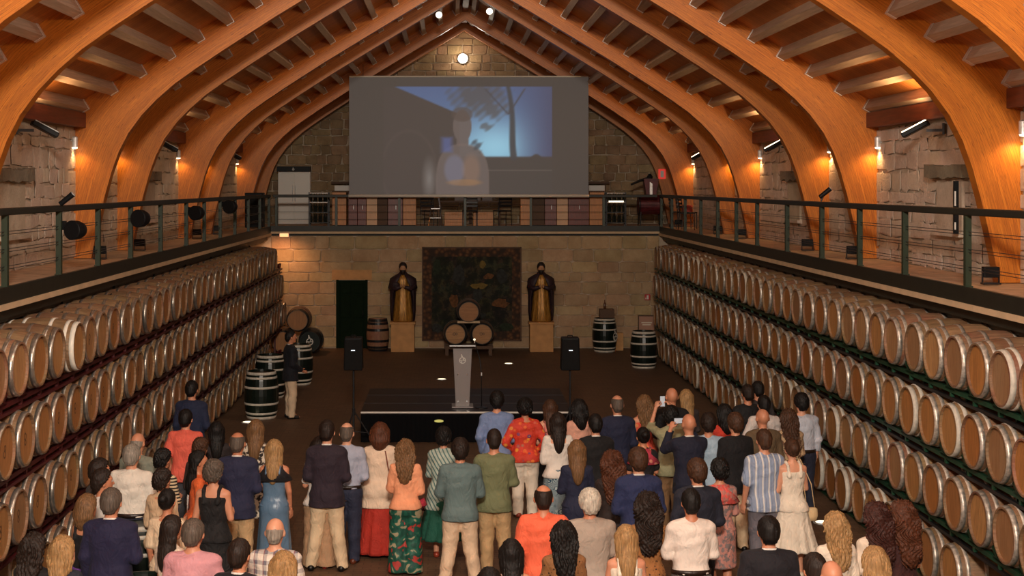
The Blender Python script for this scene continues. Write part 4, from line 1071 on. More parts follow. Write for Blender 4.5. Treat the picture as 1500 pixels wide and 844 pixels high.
def skirt_verts(kind, z_top, seed):
    P = dict(long=(.06, .34, 11, .05), mid=(.42, .30, 9, .05), pencil=(.50, .20, 6, .02), slip=(.30, .23, 7, .035), full=(.36, .33, 14, .06), column=(.10, .235, 7, .06), knee=(.50, .26, 8, .045), midi=(.26, .36, 12, .055))[kind]
    z0, r0, nf, am = P
    r = random.Random(seed); ph = r.uniform(0, 6)
    n, m = 72, 26; V = []
    for layer in (0, 1):
        for i in range(m+1):
            t = i/m; z = z_top+(z0-z_top)*t
            A = np.interp(z, [q[0] for q in TF], [q[1] for q in TF]); Bd = np.interp(z, [q[0] for q in TF], [q[2] for q in TF])
            if z < .80: A, Bd = .168, .112
            bl = min(1, max(0, (.95-z)/(.95-z0+1e-6)))**1.1
            a = A+.016+(r0-A-.016)*bl if r0 > A else A+.018; b_ = Bd+.022+(r0*.82-Bd-.022)*bl if r0*.82 > Bd else Bd+.02
            if z < .98: b_ += .014
            for k in range(n):
                th = 2*math.pi*k/n
                f = 1+am*bl*2*(math.sin(nf*th+ph+.6*math.sin(3*th+2*t))+.5*math.sin((nf*2-3)*th+ph*2+t*2))*.55
                V.append((a*f*math.cos(th)*(1-.02*layer), b_*f*math.sin(th)*(1-.02*layer)-.012, z))
    V = np.array(V); Q = []
    o = (m+1)*n
    for i in range(m):
        for k in range(n):
            a, b_, c, d = i*n+k, i*n+(k+1) % n, (i+1)*n+(k+1) % n, (i+1)*n+k
            Q.append((d, c, b_, a)); Q.append((o+a, o+b_, o+c, o+d))
    for k in range(n): Q.append((m*n+(k+1) % n, m*n+k, o+m*n+k, o+m*n+(k+1) % n))
    return V, np.array(Q)
HAIRM = {}
def hair_mesh(kind, v=0):
    if (kind, v) in HAIRM: return HAIRM[(kind, v)]
    lowz = dict(long=1.27, wavy=1.26, curly=1.20, bob=1.45, medium=1.38, pony=1.2, updo=1.5, bun=1.5, womanshort=1.5).get(kind, 1.52)
    S_ = SDF(np.arange(-.2, .2, .0105), np.arange(-.22, .17, .0105), np.arange(lowz-.05, 1.84, .0105))
    x, y, z = S_.xs[:, None, None], S_.ys[None, :, None], S_.zs[None, None, :]
    if kind in ('short', 'balding', 'crop', 'full', 'bald'):
        g = dict(short=.011, balding=.006, crop=.006, full=.02, bald=.002)[kind]
        S_.ell((0, -.006, 1.654), (.077+g, .097+g, .100+g*1.2), .01); S_.cap((0, -.045, 1.60), (0, -.04, 1.575), .062+g*.6, .055+g*.4, .02)
        cutf = .8*(y-.058)-.6*(z-(1.70-.01*v)); S_.F = np.maximum(S_.F, cutf)
        S_.F = np.maximum(S_.F, np.where(np.abs(x) > .055, 1.585-z+.5*(y+.05), 1.545-z))
        if kind == 'balding': S_.ell((0, .015, 1.765), (.085, .125, .082), .012, 's')
        if kind == 'bald': S_.ell((0, .02, 1.76), (.13, .15, .125), .008, 's')
    else:
        g = dict(long=.018, wavy=.026, curly=.036, bob=.026, medium=.026, pony=.012, updo=.014, bun=.012, womanshort=.024)[kind]
        S_.ell((0, -.008, 1.655), (.077+g, .098+g, .102+g), .01)
        if kind in ('long', 'wavy', 'curly', 'medium', 'bob'):
            wd = dict(long=.085, wavy=.115, curly=.135, medium=.105, bob=.10)[kind]; th = dict(long=.04, wavy=.052, curly=.065, medium=.055, bob=.065)[kind]
            n_ = 9
            for q in range(n_):
                a = q/(n_-1); zq = 1.62+(lowz+.05-1.62)*a
                yq = np.interp(zq, [1.1, 1.25, 1.36, 1.43, 1.5, 1.62], [-.125, -.128, -.122, -.108, -.075, -.05]); wq = wd*(1.0-.35*max(0, a-.6)/.4)
                S_.ell((0, yq, zq), (wq, th, .10), .03)
            for s in (-1, 1): S_.cap((s*.07, -.02, 1.66), (s*(.075 if kind != 'curly' else .1), -.045, max(lowz+.10, 1.44)), .034+g*.5, .03+g*.4, .03)
        if kind == 'pony': S_.cap((0, -.10, 1.68), (0, -.14, 1.56), .03, .04, .015); S_.cap((0, -.14, 1.56), (0, -.12, 1.26), .042, .018, .02)
        if kind == 'updo': S_.ell((0, -.095, 1.665), (.055, .045, .06), .02)
        if kind == 'bun': S_.ell((0, -.115, 1.68), (.045, .042, .045), .008)
        if kind == 'womanshort': S_.ell((0, -.05, 1.60), (.082, .065, .07), .03)
        front = .75*(y-.052)-.62*(z-1.705)
        if kind in ('long', 'wavy', 'curly', 'medium', 'bob', 'pony'): front = np.where(y+0*z > -.035, front, -1)
        S_.F = np.maximum(S_.F, front)
        face = np.maximum(y*-1+.035, np.maximum(np.abs(x)-.066, z-1.69)); S_.F = np.maximum(S_.F, -face)
    th = np.arctan2(x, -(y+.03))
    fr, am = dict(short=(34, .0045), balding=(34, .002), bald=(34, .0008), crop=(40, .0015), full=(26, .007), long=(30, .006), wavy=(20, .013), curly=(17, .020), bob=(28, .007), medium=(24, .010), pony=(34, .004), updo=(30, .005), bun=(36, .003), womanshort=(20, .011))[kind]
    wave = dict(wavy=.8, curly=2.2, medium=.6, full=1.2, womanshort=1.6).get(kind, .25)
    S_.F += am*np.sin(fr*th+wave*3*np.sin(z*26+v)+v*2)*(.6+.4*np.sin(z*19+th*3))
    if kind in ('short', 'crop', 'balding'): S_.F += .0022*np.sin(x*170+y*60)*np.sin(z*150+x*40)*np.sin(y*160)
    if kind in ('curly', 'wavy', 'womanshort', 'full'): S_.F += am*.7*np.sin(x*120+v)*np.sin(z*110+y*60)*np.sin(y*130)
    V, Q = S_.mesh(); HAIRM[(kind, v)] = (grow_head(V), Q); return HAIRM[(kind, v)]
def shoe_mesh(kind):
    S_ = SDF(np.arange(-.08, .081, .0115), np.arange(-.12, .21, .0115), np.arange(-.035, .16, .0105))
    S_.cap((0, -.055, .035), (0, .13, .026), .043, .034, .02); S_.ell((0, .02, .05), (.042, .08, .035), .02)
    if kind == 'sneaker': S_.cap((0, -.055, .07), (0, -.03, .085), .043, .042, .02)
    S_.F = np.maximum(S_.F, (0.0-S_.zs)[None, None, :])
    if kind == 'sandal': S_.ell((0, .02, .075), (.03, .06, .035), .01, 's')
    return S_.mesh()
MESHES = {}
def cached(name, k, fn, mats):
    q = (name, k, tuple(m.name for m in mats))
    if q not in MESHES:
        r_ = fn(); me = to_mesh(name, r_[0], r_[1], mats)
        if len(r_) > 2 and r_[2] is not None: me.polygons.foreach_set('material_index', r_[2])
        MESHES[q] = me
    return MESHES[q]
# fabrics, skin and hair
def skin_mat():
    m, nt, b = nm('skin')
    oi = nd(nt, 'ShaderNodeObjectInfo').outputs['Random']
    c = ramp(nt, oi, [(0, srgb(214, 150, 116)), (.5, srgb(196, 130, 96)), (1, srgb(226, 168, 136))])
    n = noise(nt, coords(nt), 9, 3)
    c = mix(nt, mathn(nt, 'MULTIPLY', n, .25), c, srgb(186, 98, 74))
    nt.links.new(c, b.inputs['Base Color']); b.inputs['Roughness'].default_value = .5; b.inputs['Subsurface Weight'].default_value = .0
    return m
SKIN = skin_mat(); EYE = simple('eye', (.5, .5, .48), .2)
FAB = {}
def fab(col, pat=None, rough=.8, col2=None, sc=1):
    key = (col, pat, rough, col2, sc)
    if key in FAB: return FAB[key]
    m, nt, b = nm('fabric_%s' % (pat or 'plain'))
    v = coords(nt, 'Object'); sep = nd(nt, 'ShaderNodeSeparateXYZ', {0: v}); x, y, z = sep.outputs
    base = srgb(*col); c2 = srgb(*(col2 or col))
    n = noise(nt, v, 5, 3); c = ramp(nt, n, [(.3, [q*.86 for q in base]), (.7, [min(1, q*1.08) for q in base])])
    fr = lambda s_, k: mathn(nt, 'FRACT', mathn(nt, 'MULTIPLY', mathn(nt, 'ADD', s_, 5.), k))
    if pat == 'stripe': c = mix(nt, mathn(nt, 'LESS_THAN', fr(x, 13*sc), .28), c, c2); c = mix(nt, mathn(nt, 'MULTIPLY', mathn(nt, 'LESS_THAN', fr(x, 26*sc), .12), .6), c, srgb(60, 80, 120))
    if pat == 'hstripe': c = mix(nt, mathn(nt, 'LESS_THAN', fr(z, 24*sc), .45), c, c2)
    if pat == 'dstripe': c = mix(nt, mathn(nt, 'LESS_THAN', fr(mathn(nt, 'ADD', z, mathn(nt, 'MULTIPLY', x, 1.6)), 11*sc), .35), c, c2)
    if pat == 'plaid':
        a = mathn(nt, 'LESS_THAN', fr(x, 11), .42); d = mathn(nt, 'LESS_THAN', fr(z, 11), .42)
        c = mix(nt, mathn(nt, 'MULTIPLY', mathn(nt, 'ADD', a, d), .42), c, c2)
        c = mix(nt, mathn(nt, 'MULTIPLY', mathn(nt, 'LESS_THAN', fr(x, 11), .1), .5), c, srgb(150, 60, 50))
    if pat == 'floral':
        vo = nd(nt, 'ShaderNodeTexVoronoi', {'Vector': v, 'Scale': 13.*sc}); k = ramp(nt, vo.outputs[0], [(.30, (1, 1, 1)), (.42, (0, 0, 0))])
        pal = ramp(nt, nd(nt, 'ShaderNodeSeparateColor', {0: vo.outputs['Color']}).outputs[0], [(.1, c2), (.4, srgb(236, 150, 50)), (.6, srgb(96, 60, 120)), (.8, c2)])
        c = mix(nt, k, c, pal); c = mix(nt, ramp(nt, vo.outputs[0], [(.06, (1, 1, 1)), (.1, (0, 0, 0))]), c, srgb(240, 200, 90))
    if pat == 'print':
        vo = nd(nt, 'ShaderNodeTexNoise', {'Vector': v, 'Scale': 22.*sc, 'Detail': 2.}).outputs[0]; c = mix(nt, ramp(nt, vo, [(.5, (0, 0, 0)), (.56, (1, 1, 1))]), c, c2)
    if pat == 'leopard':
        vo = nd(nt, 'ShaderNodeTexVoronoi', {'Vector': v, 'Scale': 26.*sc}).outputs[0]; c = mix(nt, ramp(nt, vo, [(.18, (1, 1, 1)), (.3, (0, 0, 0))]), c, c2)
    if pat == 'tile':
        vo = nd(nt, 'ShaderNodeTexVoronoi', {'Vector': v, 'Scale': 11.*sc}).outputs[0]
        w_ = mathn(nt, 'GREATER_THAN', mathn(nt, 'SINE', mathn(nt, 'MULTIPLY', vo, 46.)), .1); c = mix(nt, w_, c, c2)
    if pat == 'tropic':
        vo = nd(nt, 'ShaderNodeTexNoise', {'Vector': v, 'Scale': 7., 'Detail': 1., 'Distortion': 1.2}).outputs[0]
        c = mix(nt, ramp(nt, vo, [(.52, (0, 0, 0)), (.55, (1, 1, 1))]), c, c2); c = mix(nt, ramp(nt, vo, [(.38, (1, 1, 1)), (.41, (0, 0, 0))]), c, srgb(170, 52, 44)); c = mix(nt, ramp(nt, vo, [(.60, (0, 0, 0)), (.64, (1, 1, 1))]), c, srgb(160, 150, 120))
    nt.links.new(c, b.inputs['Base Color']); b.inputs['Roughness'].default_value = rough
    b.inputs['Sheen Weight'].default_value = .02 if rough > .6 else 0
    fold = nd(nt, 'ShaderNodeTexNoise', {'Vector': nd(nt, 'ShaderNodeMapping', {0: v, 2: (.3, .5, 0), 3: (1.2, 1.2, .75)}).outputs[0], 'Scale': 9., 'Detail': 2.5, 'Distortion': 1.6}).outputs[0]
    bump(nt, b, mathn(nt, 'ADD', fold, mathn(nt, 'MULTIPLY', noise(nt, v, 260, 2), .05)), .55 if rough > .6 else .25, .035)
    FAB[key] = m; return m
HAIRC = dict(black=(18, 13, 11), dark=(38, 25, 18), brown=(74, 47, 30), auburn=(88, 48, 28), light=(124, 90, 58), blonde=(172, 134, 88), grey=(150, 140, 128), saltpepper=(96, 84, 74), white=(206, 196, 180), red=(66, 32, 24))
HM = {}
def hairmat(col):
    if col in HM: return HM[col]
    m, nt, b = nm('hair_'+col); v = coords(nt, 'Object', (1, 1, .12)); base = srgb(*HAIRC[col])
    n = noise(nt, v, 70, 3, .6); n2 = noise(nt, v, 9, 2)
    c = ramp(nt, n, [(.3, [q*.5 for q in base]), (.55, base), (.78, [min(1, q*1.7) for q in base])])
    c = mix(nt, mathn(nt, 'MULTIPLY', n2, .35), c, [q*.6 for q in base])
    nt.links.new(c, b.inputs['Base Color']); b.inputs['Roughness'].default_value = .58; b.inputs['Specular IOR Level'].default_value = .35
    bump(nt, b, n, .9, .008); HM[col] = m; return m
LEATHER = {}
def shoe(par, J, kind, col, sc=1):
    mt = fab(col, None, .35)
    for n, s in (('L', -1), ('R', 1)):
        a = J['an'+n]; link('shoe', cached('shoe', kind, lambda: shoe_mesh(kind), [mt]), par, (a[0], a[1]+.005, 0), (0, 0, -s*R(9)))
def ring_mesh(name, r0, r1, z0, z1, mat, sy=.95, cy=-.012, gap=False, n=28):
    V = []; Q = []
    for layer in (0, 1):
        for r_, z in ((r0, z0), (r1, z1)):
            for k in range(n): t = 2*math.pi*k/n; V.append(((r_-.006*layer)*math.cos(t), (r_-.006*layer)*math.sin(t)*sy+cy, z+(.012*math.sin(t) if z == z1 else 0)*-1))
    for k in range(n):
        a, b_ = k, (k+1) % n
        Q += [(a, b_, n+b_, n+a), (2*n+b_, 2*n+a, 3*n+a, 3*n+b_), (n+a, n+b_, 3*n+b_, 3*n+a), (b_, a, 2*n+a, 2*n+b_)]
    return np.array(V), np.array(Q)
def person(label, px, py, H, sex='m', arms=('down', 'down'), legs='plain', yaw=0, top=None, tc=None, bottom=None, bc=None, hair=('short', 'dark'), shoes=None, collar=None, belt=None, wide=1.0, hand='relaxed', extra=None, Y=None, tilt=0):
    """px, py: the top of the head in the photograph; H: standing height"""
    Yd = Y or F*(CZ-H)/(py-271.5); X = CX+(px-660)*Yd/F
    s = H/1.79
    t = thing('person', label, 'person', (X, Yd, 0), R(yaw)); t.scale = (s*wide, s*wide, s)
    key = (sex, arms[0], arms[1], legs, hand)
    bm_ = body_mesh(key); J = bm_[3]
    link('body', cached('body', key, lambda: bm_, [SKIN, EYE]), t)
    if bottom and bottom[0] == 'd': pass
    elif bottom in ('trousers', 'slim', 'wide', 'culotte'):
        link('trousers', cached('trousers', (bottom, sex, legs), lambda: trouser_mesh(bottom, key), [bc]), t)
    elif bottom:
        link('skirt', cached('skirt', bottom, lambda: skirt_verts(bottom, 1.0, len(bottom)), [bc]), t)
    nm3 = {'jacket': 'jacket', 'blouse': 'blouse', 'tank': 'top', 'crop': 'blouse', 'tunic': 'tunic', 'knit': 'sweater'}.get(top, 'shirt')
    if bottom and bottom.startswith('d_'):               # a dress: bodice and skirt in one garment
        sk = bottom[2:]
        def mk():
            V, Q = top_mesh(top, key); V2, Q2 = skirt_verts(sk, 1.0, len(sk)); return np.concatenate([V, V2]), np.concatenate([Q, Q2+len(V)])
        link('dress', cached('dress', (top, sk, key[:3]), mk, [tc]), t)
    elif top:
        link(nm3, cached(nm3, (top, key[:3]), lambda: top_mesh(top, key), [tc]), t)
    if collar:
        link('shirt_collar', cached('shirt_collar', sex, lambda: ring_mesh('c', .080 if sex == 'm' else .07, .064 if sex == 'm' else .056, 1.455, 1.496, collar), [collar]), t)
    if top == 'jacket': link('jacket_collar', cached('jacket_collar', sex, lambda: ring_mesh('c', .106 if sex == 'm' else .09, .078 if sex == 'm' else .068, 1.435, 1.482, tc, .92), [tc]), t)
    if belt: link('belt', cached('belt', sex, lambda: ring_mesh('b', .201, .199, .952, .99, belt, .71), [belt]), t)
    if hair: link('hair', cached('hair', hair[0], lambda: hair_mesh(hair[0]), [hairmat(hair[1])]), t, rot=(0, 0, 0))
    if shoes: shoe(t, J, shoes[0], shoes[1])
    for e in (extra or []): e(t, J)
    return t
# colours
NAVY = (34, 36, 62); BLACK = (20, 18, 20); WHITE = (236, 230, 222); CREAM = (232, 212, 186); KHAKI = (190, 160, 122)
jk = lambda c: fab(c, None, .85); WC = fab(WHITE); BELT = fab((40, 26, 20), None, .4)
BLKSHOE = ('dress', (16, 14, 14)); BRN = ('dress', (96, 46, 26)); SAND = ('sandal', (150, 60, 40))
def sash(col, pts, r):                                   # strap, scarf or bag strap lying on the body
    def f(t, J): MB().tube(pts, r, 8).build('strap', fab(col), t, smooth=True)
    return f
def shawl(col, col2=None, pat=None):
    def f(t, J):
        V, Q = ring_mesh('s', .235, .10, 1.27, 1.475, None, .66, -.022, n=40)
        V[:, 0] *= 1+.05*np.sin(V[:, 2]*60); link('shawl', to_mesh('shawl', V, Q, [fab(col, pat, .8, col2)]), t)
    return f
PEOPLE = [
 # left side, front of the crowd
 dict(label='man in navy suit with dark hair standing close to the left barrels', px=281, py=556, H=1.80, arms=('down', 'clasp'), yaw=-10, top='jacket', tc=jk((30, 38, 66)), bottom='trousers', bc=jk((26, 32, 54)), hair=('short', 'black'), shoes=BLKSHOE),
 dict(label='man in coral polo shirt and grey trousers by the left barrels', px=272, py=598, H=1.74, arms=('pocket', 'down'), yaw=-6, top='polo', tc=fab((236, 104, 84)), bottom='trousers', bc=fab((72, 70, 74)), hair=('short', 'black'), shoes=BLKSHOE),
 dict(label='bald man in grey-green shirt beside the left barrels', px=202, py=632, H=1.70, arms=('folded', 'folded'), yaw=-15, top='shirt', tc=fab((138, 140, 124)), bottom='trousers', bc=fab((60, 60, 66)), hair=('bald', 'grey'), shoes=BLKSHOE),
 dict(label='grey-haired man in white shirt and navy trousers at left', px=193, py=649, H=1.76, arms=('clasp', 'clasp'), yaw=-4, wide=1.08, top='tucked', tc=fab((232, 222, 208)), bottom='trousers', bc=fab((36, 40, 60)), hair=('short', 'grey'), shoes=BLKSHOE, belt=BELT),
 dict(label='dark-haired man half hidden behind the man in white, nearest left barrels', px=146, py=671, H=1.74, arms=('down', 'down'), yaw=-55, top='shirt', tc=fab((70, 64, 62)), bottom='trousers', bc=fab((50, 50, 56)), hair=('full', 'dark'), shoes=BLKSHOE),
 dict(label='dark-haired man in white shirt turned right in profile, far left', px=150, py=686, H=1.72, arms=('folded', 'folded'), yaw=-62, top='shirt', tc=WC, bottom='trousers', bc=fab((50, 50, 62)), hair=('full', 'dark'), shoes=BLKSHOE),
 dict(label='dark-haired woman in black and cream striped top', px=239, py=657, H=1.62, sex='f', arms=('folded', 'folded'), yaw=-30, top='blouse', tc=fab((226, 200, 160), 'hstripe', .8, (34, 28, 28)), bottom='trousers', bc=fab(BLACK), hair=('womanshort', 'black'), shoes=BLKSHOE),
 dict(label='brown-haired woman in beige blouse behind the woman with a low bun', px=238, py=686, H=1.62, sex='f', arms=('bent', 'bent'), yaw=-25, top='blouse', tc=fab((216, 184, 148)), bottom='trousers', bc=fab((120, 96, 76)), hair=('womanshort', 'dark'), shoes=BLKSHOE),
 dict(label='woman with dark hair in a bun wearing a cream beige dress', px=245, py=715, H=1.64, sex='f', arms=('down', 'clasp'), yaw=-12, top='bodiceshort', tc=fab((232, 204, 170)), bottom='d_slip', hair=('bun', 'black'), shoes=SAND),
 dict(label='woman with long straight dark hair and white top, lower left', px=252, py=754, H=1.62, sex='f', arms=('folded', 'folded'), yaw=-35, top='tee', tc=fab((236, 214, 192)), bottom='long', bc=fab((234, 214, 194)), hair=('long', 'dark')),
 dict(label='man with greying hair in pink shirt at the lower left', px=283, py=758, H=1.74, arms=('folded', 'folded'), yaw=-8, wide=1.1, top='shirt', tc=fab((214, 152, 160)), bottom='trousers', bc=fab((60, 56, 66)), hair=('short', 'saltpepper'), shoes=BLKSHOE),
 dict(label='broad man in navy suit seen from behind at the lower left', px=163, py=713, H=1.80, arms=('down', 'bent'), yaw=-6, wide=1.08, top='jacket', tc=jk((32, 30, 62)), bottom='trousers', bc=jk((28, 28, 54)), hair=('short', 'saltpepper'), shoes=BLKSHOE, collar=WC),
 dict(label='woman with honey brown bob and low black top at far left', px=128, py=724, H=1.62, sex='f', arms=('down', 'down'), yaw=-30, top='bodice', tc=fab(BLACK), bottom='long', bc=fab((110, 66, 150)), hair=('bob', 'light')),
 dict(label='woman with long dark brown hair in the lower left corner', px=50, py=781, H=1.64, sex='f', top='tee', tc=fab(BLACK), bottom='trousers', bc=fab(BLACK), hair=('wavy', 'dark'), yaw=-20),
 dict(label='woman with short wavy blonde hair in the lower left corner', px=92, py=785, H=1.62, sex='f', top='blouse', tc=fab((30, 34, 48)), bottom='trousers', bc=fab(BLACK), hair=('medium', 'blonde'), yaw=-14),
 dict(label='woman in dark clothes with long brown hair behind the coral polo', px=294, py=641, H=1.60, sex='f', arms=('bent', 'bent'), yaw=-15, top='blouse', tc=fab((60, 40, 34)), bottom='trousers', bc=fab(BLACK), hair=('womanshort', 'brown')),
 dict(label='woman with long black hair and orange top looking down', px=291, py=659, H=1.64, sex='f', arms=('bent', 'bent'), yaw=-70, top='tee', tc=fab((226, 102, 48)), bottom='slim', bc=fab((150, 176, 190)), hair=('long', 'black'), shoes=SAND, extra=[sash(WHITE, [(.07, -.12, 1.42), (.0, -.135, 1.2), (-.1, -.125, .98)], .012)]),
 dict(label='woman with short grey hair in sleeveless long black dress', px=313, py=673, H=1.70, sex='f', arms=('down', 'bent'), yaw=-8, wide=1.06, top='tank', tc=fab(BLACK), bottom='d_long', hair=('womanshort', 'saltpepper')),
 dict(label='balding man in navy jacket and beige trousers beside the patterned dress', px=348, py=631, H=1.78, arms=('clasp', 'clasp'), yaw=-6, wide=1.04, top='jacket', tc=jk((36, 38, 66)), bottom='trousers', bc=fab((202, 166, 122)), hair=('balding', 'saltpepper'), shoes=BLKSHOE, collar=WC),
 dict(label='woman in black and white patterned dress with long light hair', px=375, py=614, H=1.70, sex='f', arms=('bent', 'bent'), yaw=-4, top='bodicelong', tc=fab((222, 206, 184), 'print', .8, (46, 40, 40)), bottom='d_knee', hair=('long', 'light'), shoes=SAND),
 dict(label='woman with long blonde hair in shiny blue satin dress', px=402, py=643, H=1.66, sex='f', arms=('folded', 'down'), yaw=-4, top='bodice', tc=fab((96, 124, 150), None, .28), bottom='d_column', hair=('long', 'blonde'), extra=[shawl((26, 24, 28))], shoes=BLKSHOE),
 dict(label='dark-clothed woman with long black hair between coral polo and barrels', px=317, py=617, H=1.62, sex='f', arms=('folded', 'folded'), yaw=10, top='blouse', tc=fab((40, 30, 30)), bottom='trousers', bc=fab(BLACK), hair=('long', 'black')),
 dict(label='bald man in plaid shirt at bottom left centre', px=403, py=756, H=1.72, arms=('folded', 'folded'), yaw=-4, wide=1.02, top='shirt', tc=fab((232, 220, 206), 'plaid', .8, (70, 70, 96)), bottom='trousers', bc=fab((60, 60, 72)), hair=('bald', 'grey'), shoes=BLKSHOE),
 dict(label='dark-haired man in black suit with white collar, bottom left centre', px=351, py=787, H=1.76, yaw=-20, top='jacket', tc=jk((24, 22, 30)), bottom='trousers', bc=jk(BLACK), hair=('short', 'dark'), collar=WC),
 dict(label='woman with blonde hair cut off by the bottom edge below the plaid shirt', px=416, py=808, H=1.64, sex='f', yaw=-6, top='blouse', tc=fab((226, 206, 190)), bottom='trousers', bc=fab(BLACK), hair=('medium', 'blonde')),
 dict(label='man in dark blazer and cream trousers standing beside a black barrel', px=426, py=483, H=1.78, arms=('clasp', 'clasp'), legs='contra', yaw=-70, top='jacket', tc=jk((18, 18, 28)), bottom='trousers', bc=fab((222, 194, 162)), hair=('short', 'black'), shoes=BLKSHOE, collar=WC),
 # middle
 dict(label='tall man in dark blazer and cream trousers standing with legs apart', px=479, py=614, H=1.84, arms=('clasp', 'clasp'), legs='apart', yaw=-4, top='jacket', tc=jk((42, 30, 42)), bottom='trousers', bc=fab((222, 196, 160)), hair=('short', 'dark'), shoes=BLKSHOE, collar=WC),
 dict(label='woman in white top and beige wide trousers hidden behind the tall blazer', px=468, py=640, H=1.60, sex='f', arms=('bent', 'folded'), yaw=-8, top='tee', tc=fab((232, 222, 212)), bottom='wide', bc=fab((178, 142, 108)), hair=('bob', 'dark'), shoes=('sandal', (190, 30, 26))),
 dict(label='balding man in pale blue shirt and navy trousers, brown shoes', px=508, py=617, H=1.76, arms=('clasp', 'clasp'), yaw=-6, top='tucked', tc=fab((168, 172, 190)), bottom='trousers', bc=fab((38, 42, 64)), hair=('balding', 'saltpepper'), shoes=BRN, belt=BELT),
 dict(label='woman with auburn bob, cream top and long red skirt', px=557, py=619, H=1.68, sex='f', arms=('folded', 'bent'), yaw=-4, wide=1.06, top='tunic', tc=fab((232, 204, 178)), bottom='long', bc=fab((176, 44, 28)), hair=('bob', 'auburn'), extra=[sash((120, 60, 40), [(.08, -.13, 1.43), (.12, -.15, 1.2), (.19, -.12, .98)], .008), sash((150, 200, 200), [(.2, -.1, .95), (.21, -.1, .8), (.19, -.11, .66)], .03)]),
 dict(label='woman in peach blouse and green tropical print trousers, long wavy hair', px=594, py=644, H=1.62, sex='f', arms=('folded', 'bent'), yaw=-4, top='crop', tc=fab((242, 164, 122)), bottom='wide', bc=fab((20, 74, 60), 'tropic', .6, (24, 92, 74)), hair=('wavy', 'light'), extra=[sash((170, 40, 60), [(.2, .06, .98), (.24, .06, .9), (.22, .06, .84)], .05)]),
 dict(label='woman in pale teal striped wrap and dark green skirt', px=650, py=625, H=1.64, sex='f', arms=('folded', 'folded'), yaw=-6, top='tunic', tc=fab((176, 186, 172), 'dstripe', .7, (84, 118, 116)), bottom='midi', bc=fab((20, 84, 66)), hair=('womanshort', 'black'), shoes=SAND),
 dict(label='man in slate teal sweater and cream trousers with white sneakers', px=674, py=641, H=1.76, arms=('folded', 'folded'), legs='apart', yaw=2, wide=1.03, top='knit', tc=fab((96, 116, 116)), bottom='trousers', bc=fab((226, 196, 164)), hair=('full', 'dark'), shoes=('sneaker', (236, 226, 216))),
 dict(label='man in sage green shirt and khaki trousers with cropped hair', px=724, py=626, H=1.80, arms=('folded', 'folded'), legs='contra', yaw=-2, top='shirt', tc=fab((112, 116, 82)), bottom='trousers', bc=fab((190, 156, 112)), hair=('crop', 'dark'), shoes=('sneaker', (200, 190, 180))),
 dict(label='man in blue shirt and white trousers nearest the stage', px=728, py=572, H=1.78, arms=('pocket', 'clasp'), yaw=-2, top='shirt', tc=fab((120, 140, 182)), bottom='trousers', bc=fab((232, 216, 196)), hair=('full', 'black'), shoes=BRN),
 dict(label='woman in red floral shirt and white trousers, hands on hips', px=769, py=583, H=1.68, sex='f', arms=('hip', 'hip'), yaw=2, wide=1.1, top='blouse', tc=fab((214, 62, 40), 'floral', .7, (240, 110, 50)), bottom='trousers', bc=fab((236, 220, 200)), hair=('womanshort', 'black'), shoes=SAND),
 dict(label='woman with brown hair and bare shoulders in pink top near the stage', px=806, py=585, H=1.64, sex='f', arms=('bent', 'bent'), yaw=4, top='bodice', tc=fab((214, 130, 120)), bottom='trousers', bc=fab(BLACK), hair=('long', 'brown')),
 dict(label='woman with long brown hair, white blouse and blue patterned long skirt', px=817, py=604, H=1.68, sex='f', arms=('bent', 'folded'), yaw=4, top='crop', tc=fab((238, 226, 214)), bottom='long', bc=fab((38, 74, 96), 'tile', .7, (176, 190, 190)), hair=('long', 'dark')),
 dict(label='dark-haired woman in pale pink top right of the white blouse', px=848, py=585, H=1.66, sex='f', arms=('folded', 'folded'), yaw=15, top='tee', tc=fab((222, 164, 142)), bottom='trousers', bc=fab(BLACK), hair=('medium', 'black')),
 dict(label='dark-haired man in black suit between pink top and navy dress', px=872, py=605, H=1.76, arms=('clasp', 'clasp'), yaw=8, top='jacket', tc=jk((18, 16, 18)), bottom='trousers', bc=jk(BLACK), hair=('short', 'black'), shoes=BLKSHOE, collar=WC),
 dict(label='woman with long light brown hair in navy dress', px=845, py=644, H=1.66, sex='f', arms=('folded', 'folded'), yaw=2, top='bodicelong', tc=fab((28, 32, 58)), bottom='d_slip', hair=('long', 'light'), shoes=BLKSHOE),
 dict(label='balding man in bright coral polo shirt at bottom centre', px=796, py=708, H=1.76, arms=('clasp', 'clasp'), yaw=0, wide=1.05, top='polo', tc=fab((240, 106, 72)), bottom='trousers', bc=fab((44, 46, 66)), hair=('balding', 'dark'), shoes=BLKSHOE),
 dict(label='grey-haired man in light grey jacket at bottom centre', px=864, py=715, H=1.74, arms=('folded', 'folded'), yaw=4, wide=1.08, top='jacket', tc=jk((172, 156, 142)), bottom='trousers', bc=fab((50, 46, 50)), hair=('full', 'white'), shoes=BLKSHOE),
 dict(label='woman with long dark hair over leopard top at bottom centre', px=826, py=764, H=1.64, sex='f', arms=('folded', 'folded'), yaw=3, top='blouse', tc=fab((140, 96, 56), 'leopard', .8, (34, 22, 18)), bottom='trousers', bc=fab(BLACK), hair=('wavy', 'black')),
 dict(label='woman with straight black hair and bare shoulders at the bottom edge', px=749, py=789, H=1.62, sex='f', arms=('folded', 'folded'), yaw=0, top='bodice', tc=fab((220, 190, 170)), bottom='trousers', bc=fab(BLACK), hair=('long', 'black')),
 dict(label='dark-haired person barely showing at the bottom edge, bottom centre', px=717, py=832, H=1.60, sex='f', yaw=0, top='tee', tc=fab((60, 50, 50)), bottom='trousers', bc=fab(BLACK), hair=('bob', 'black')),
 # right of the middle
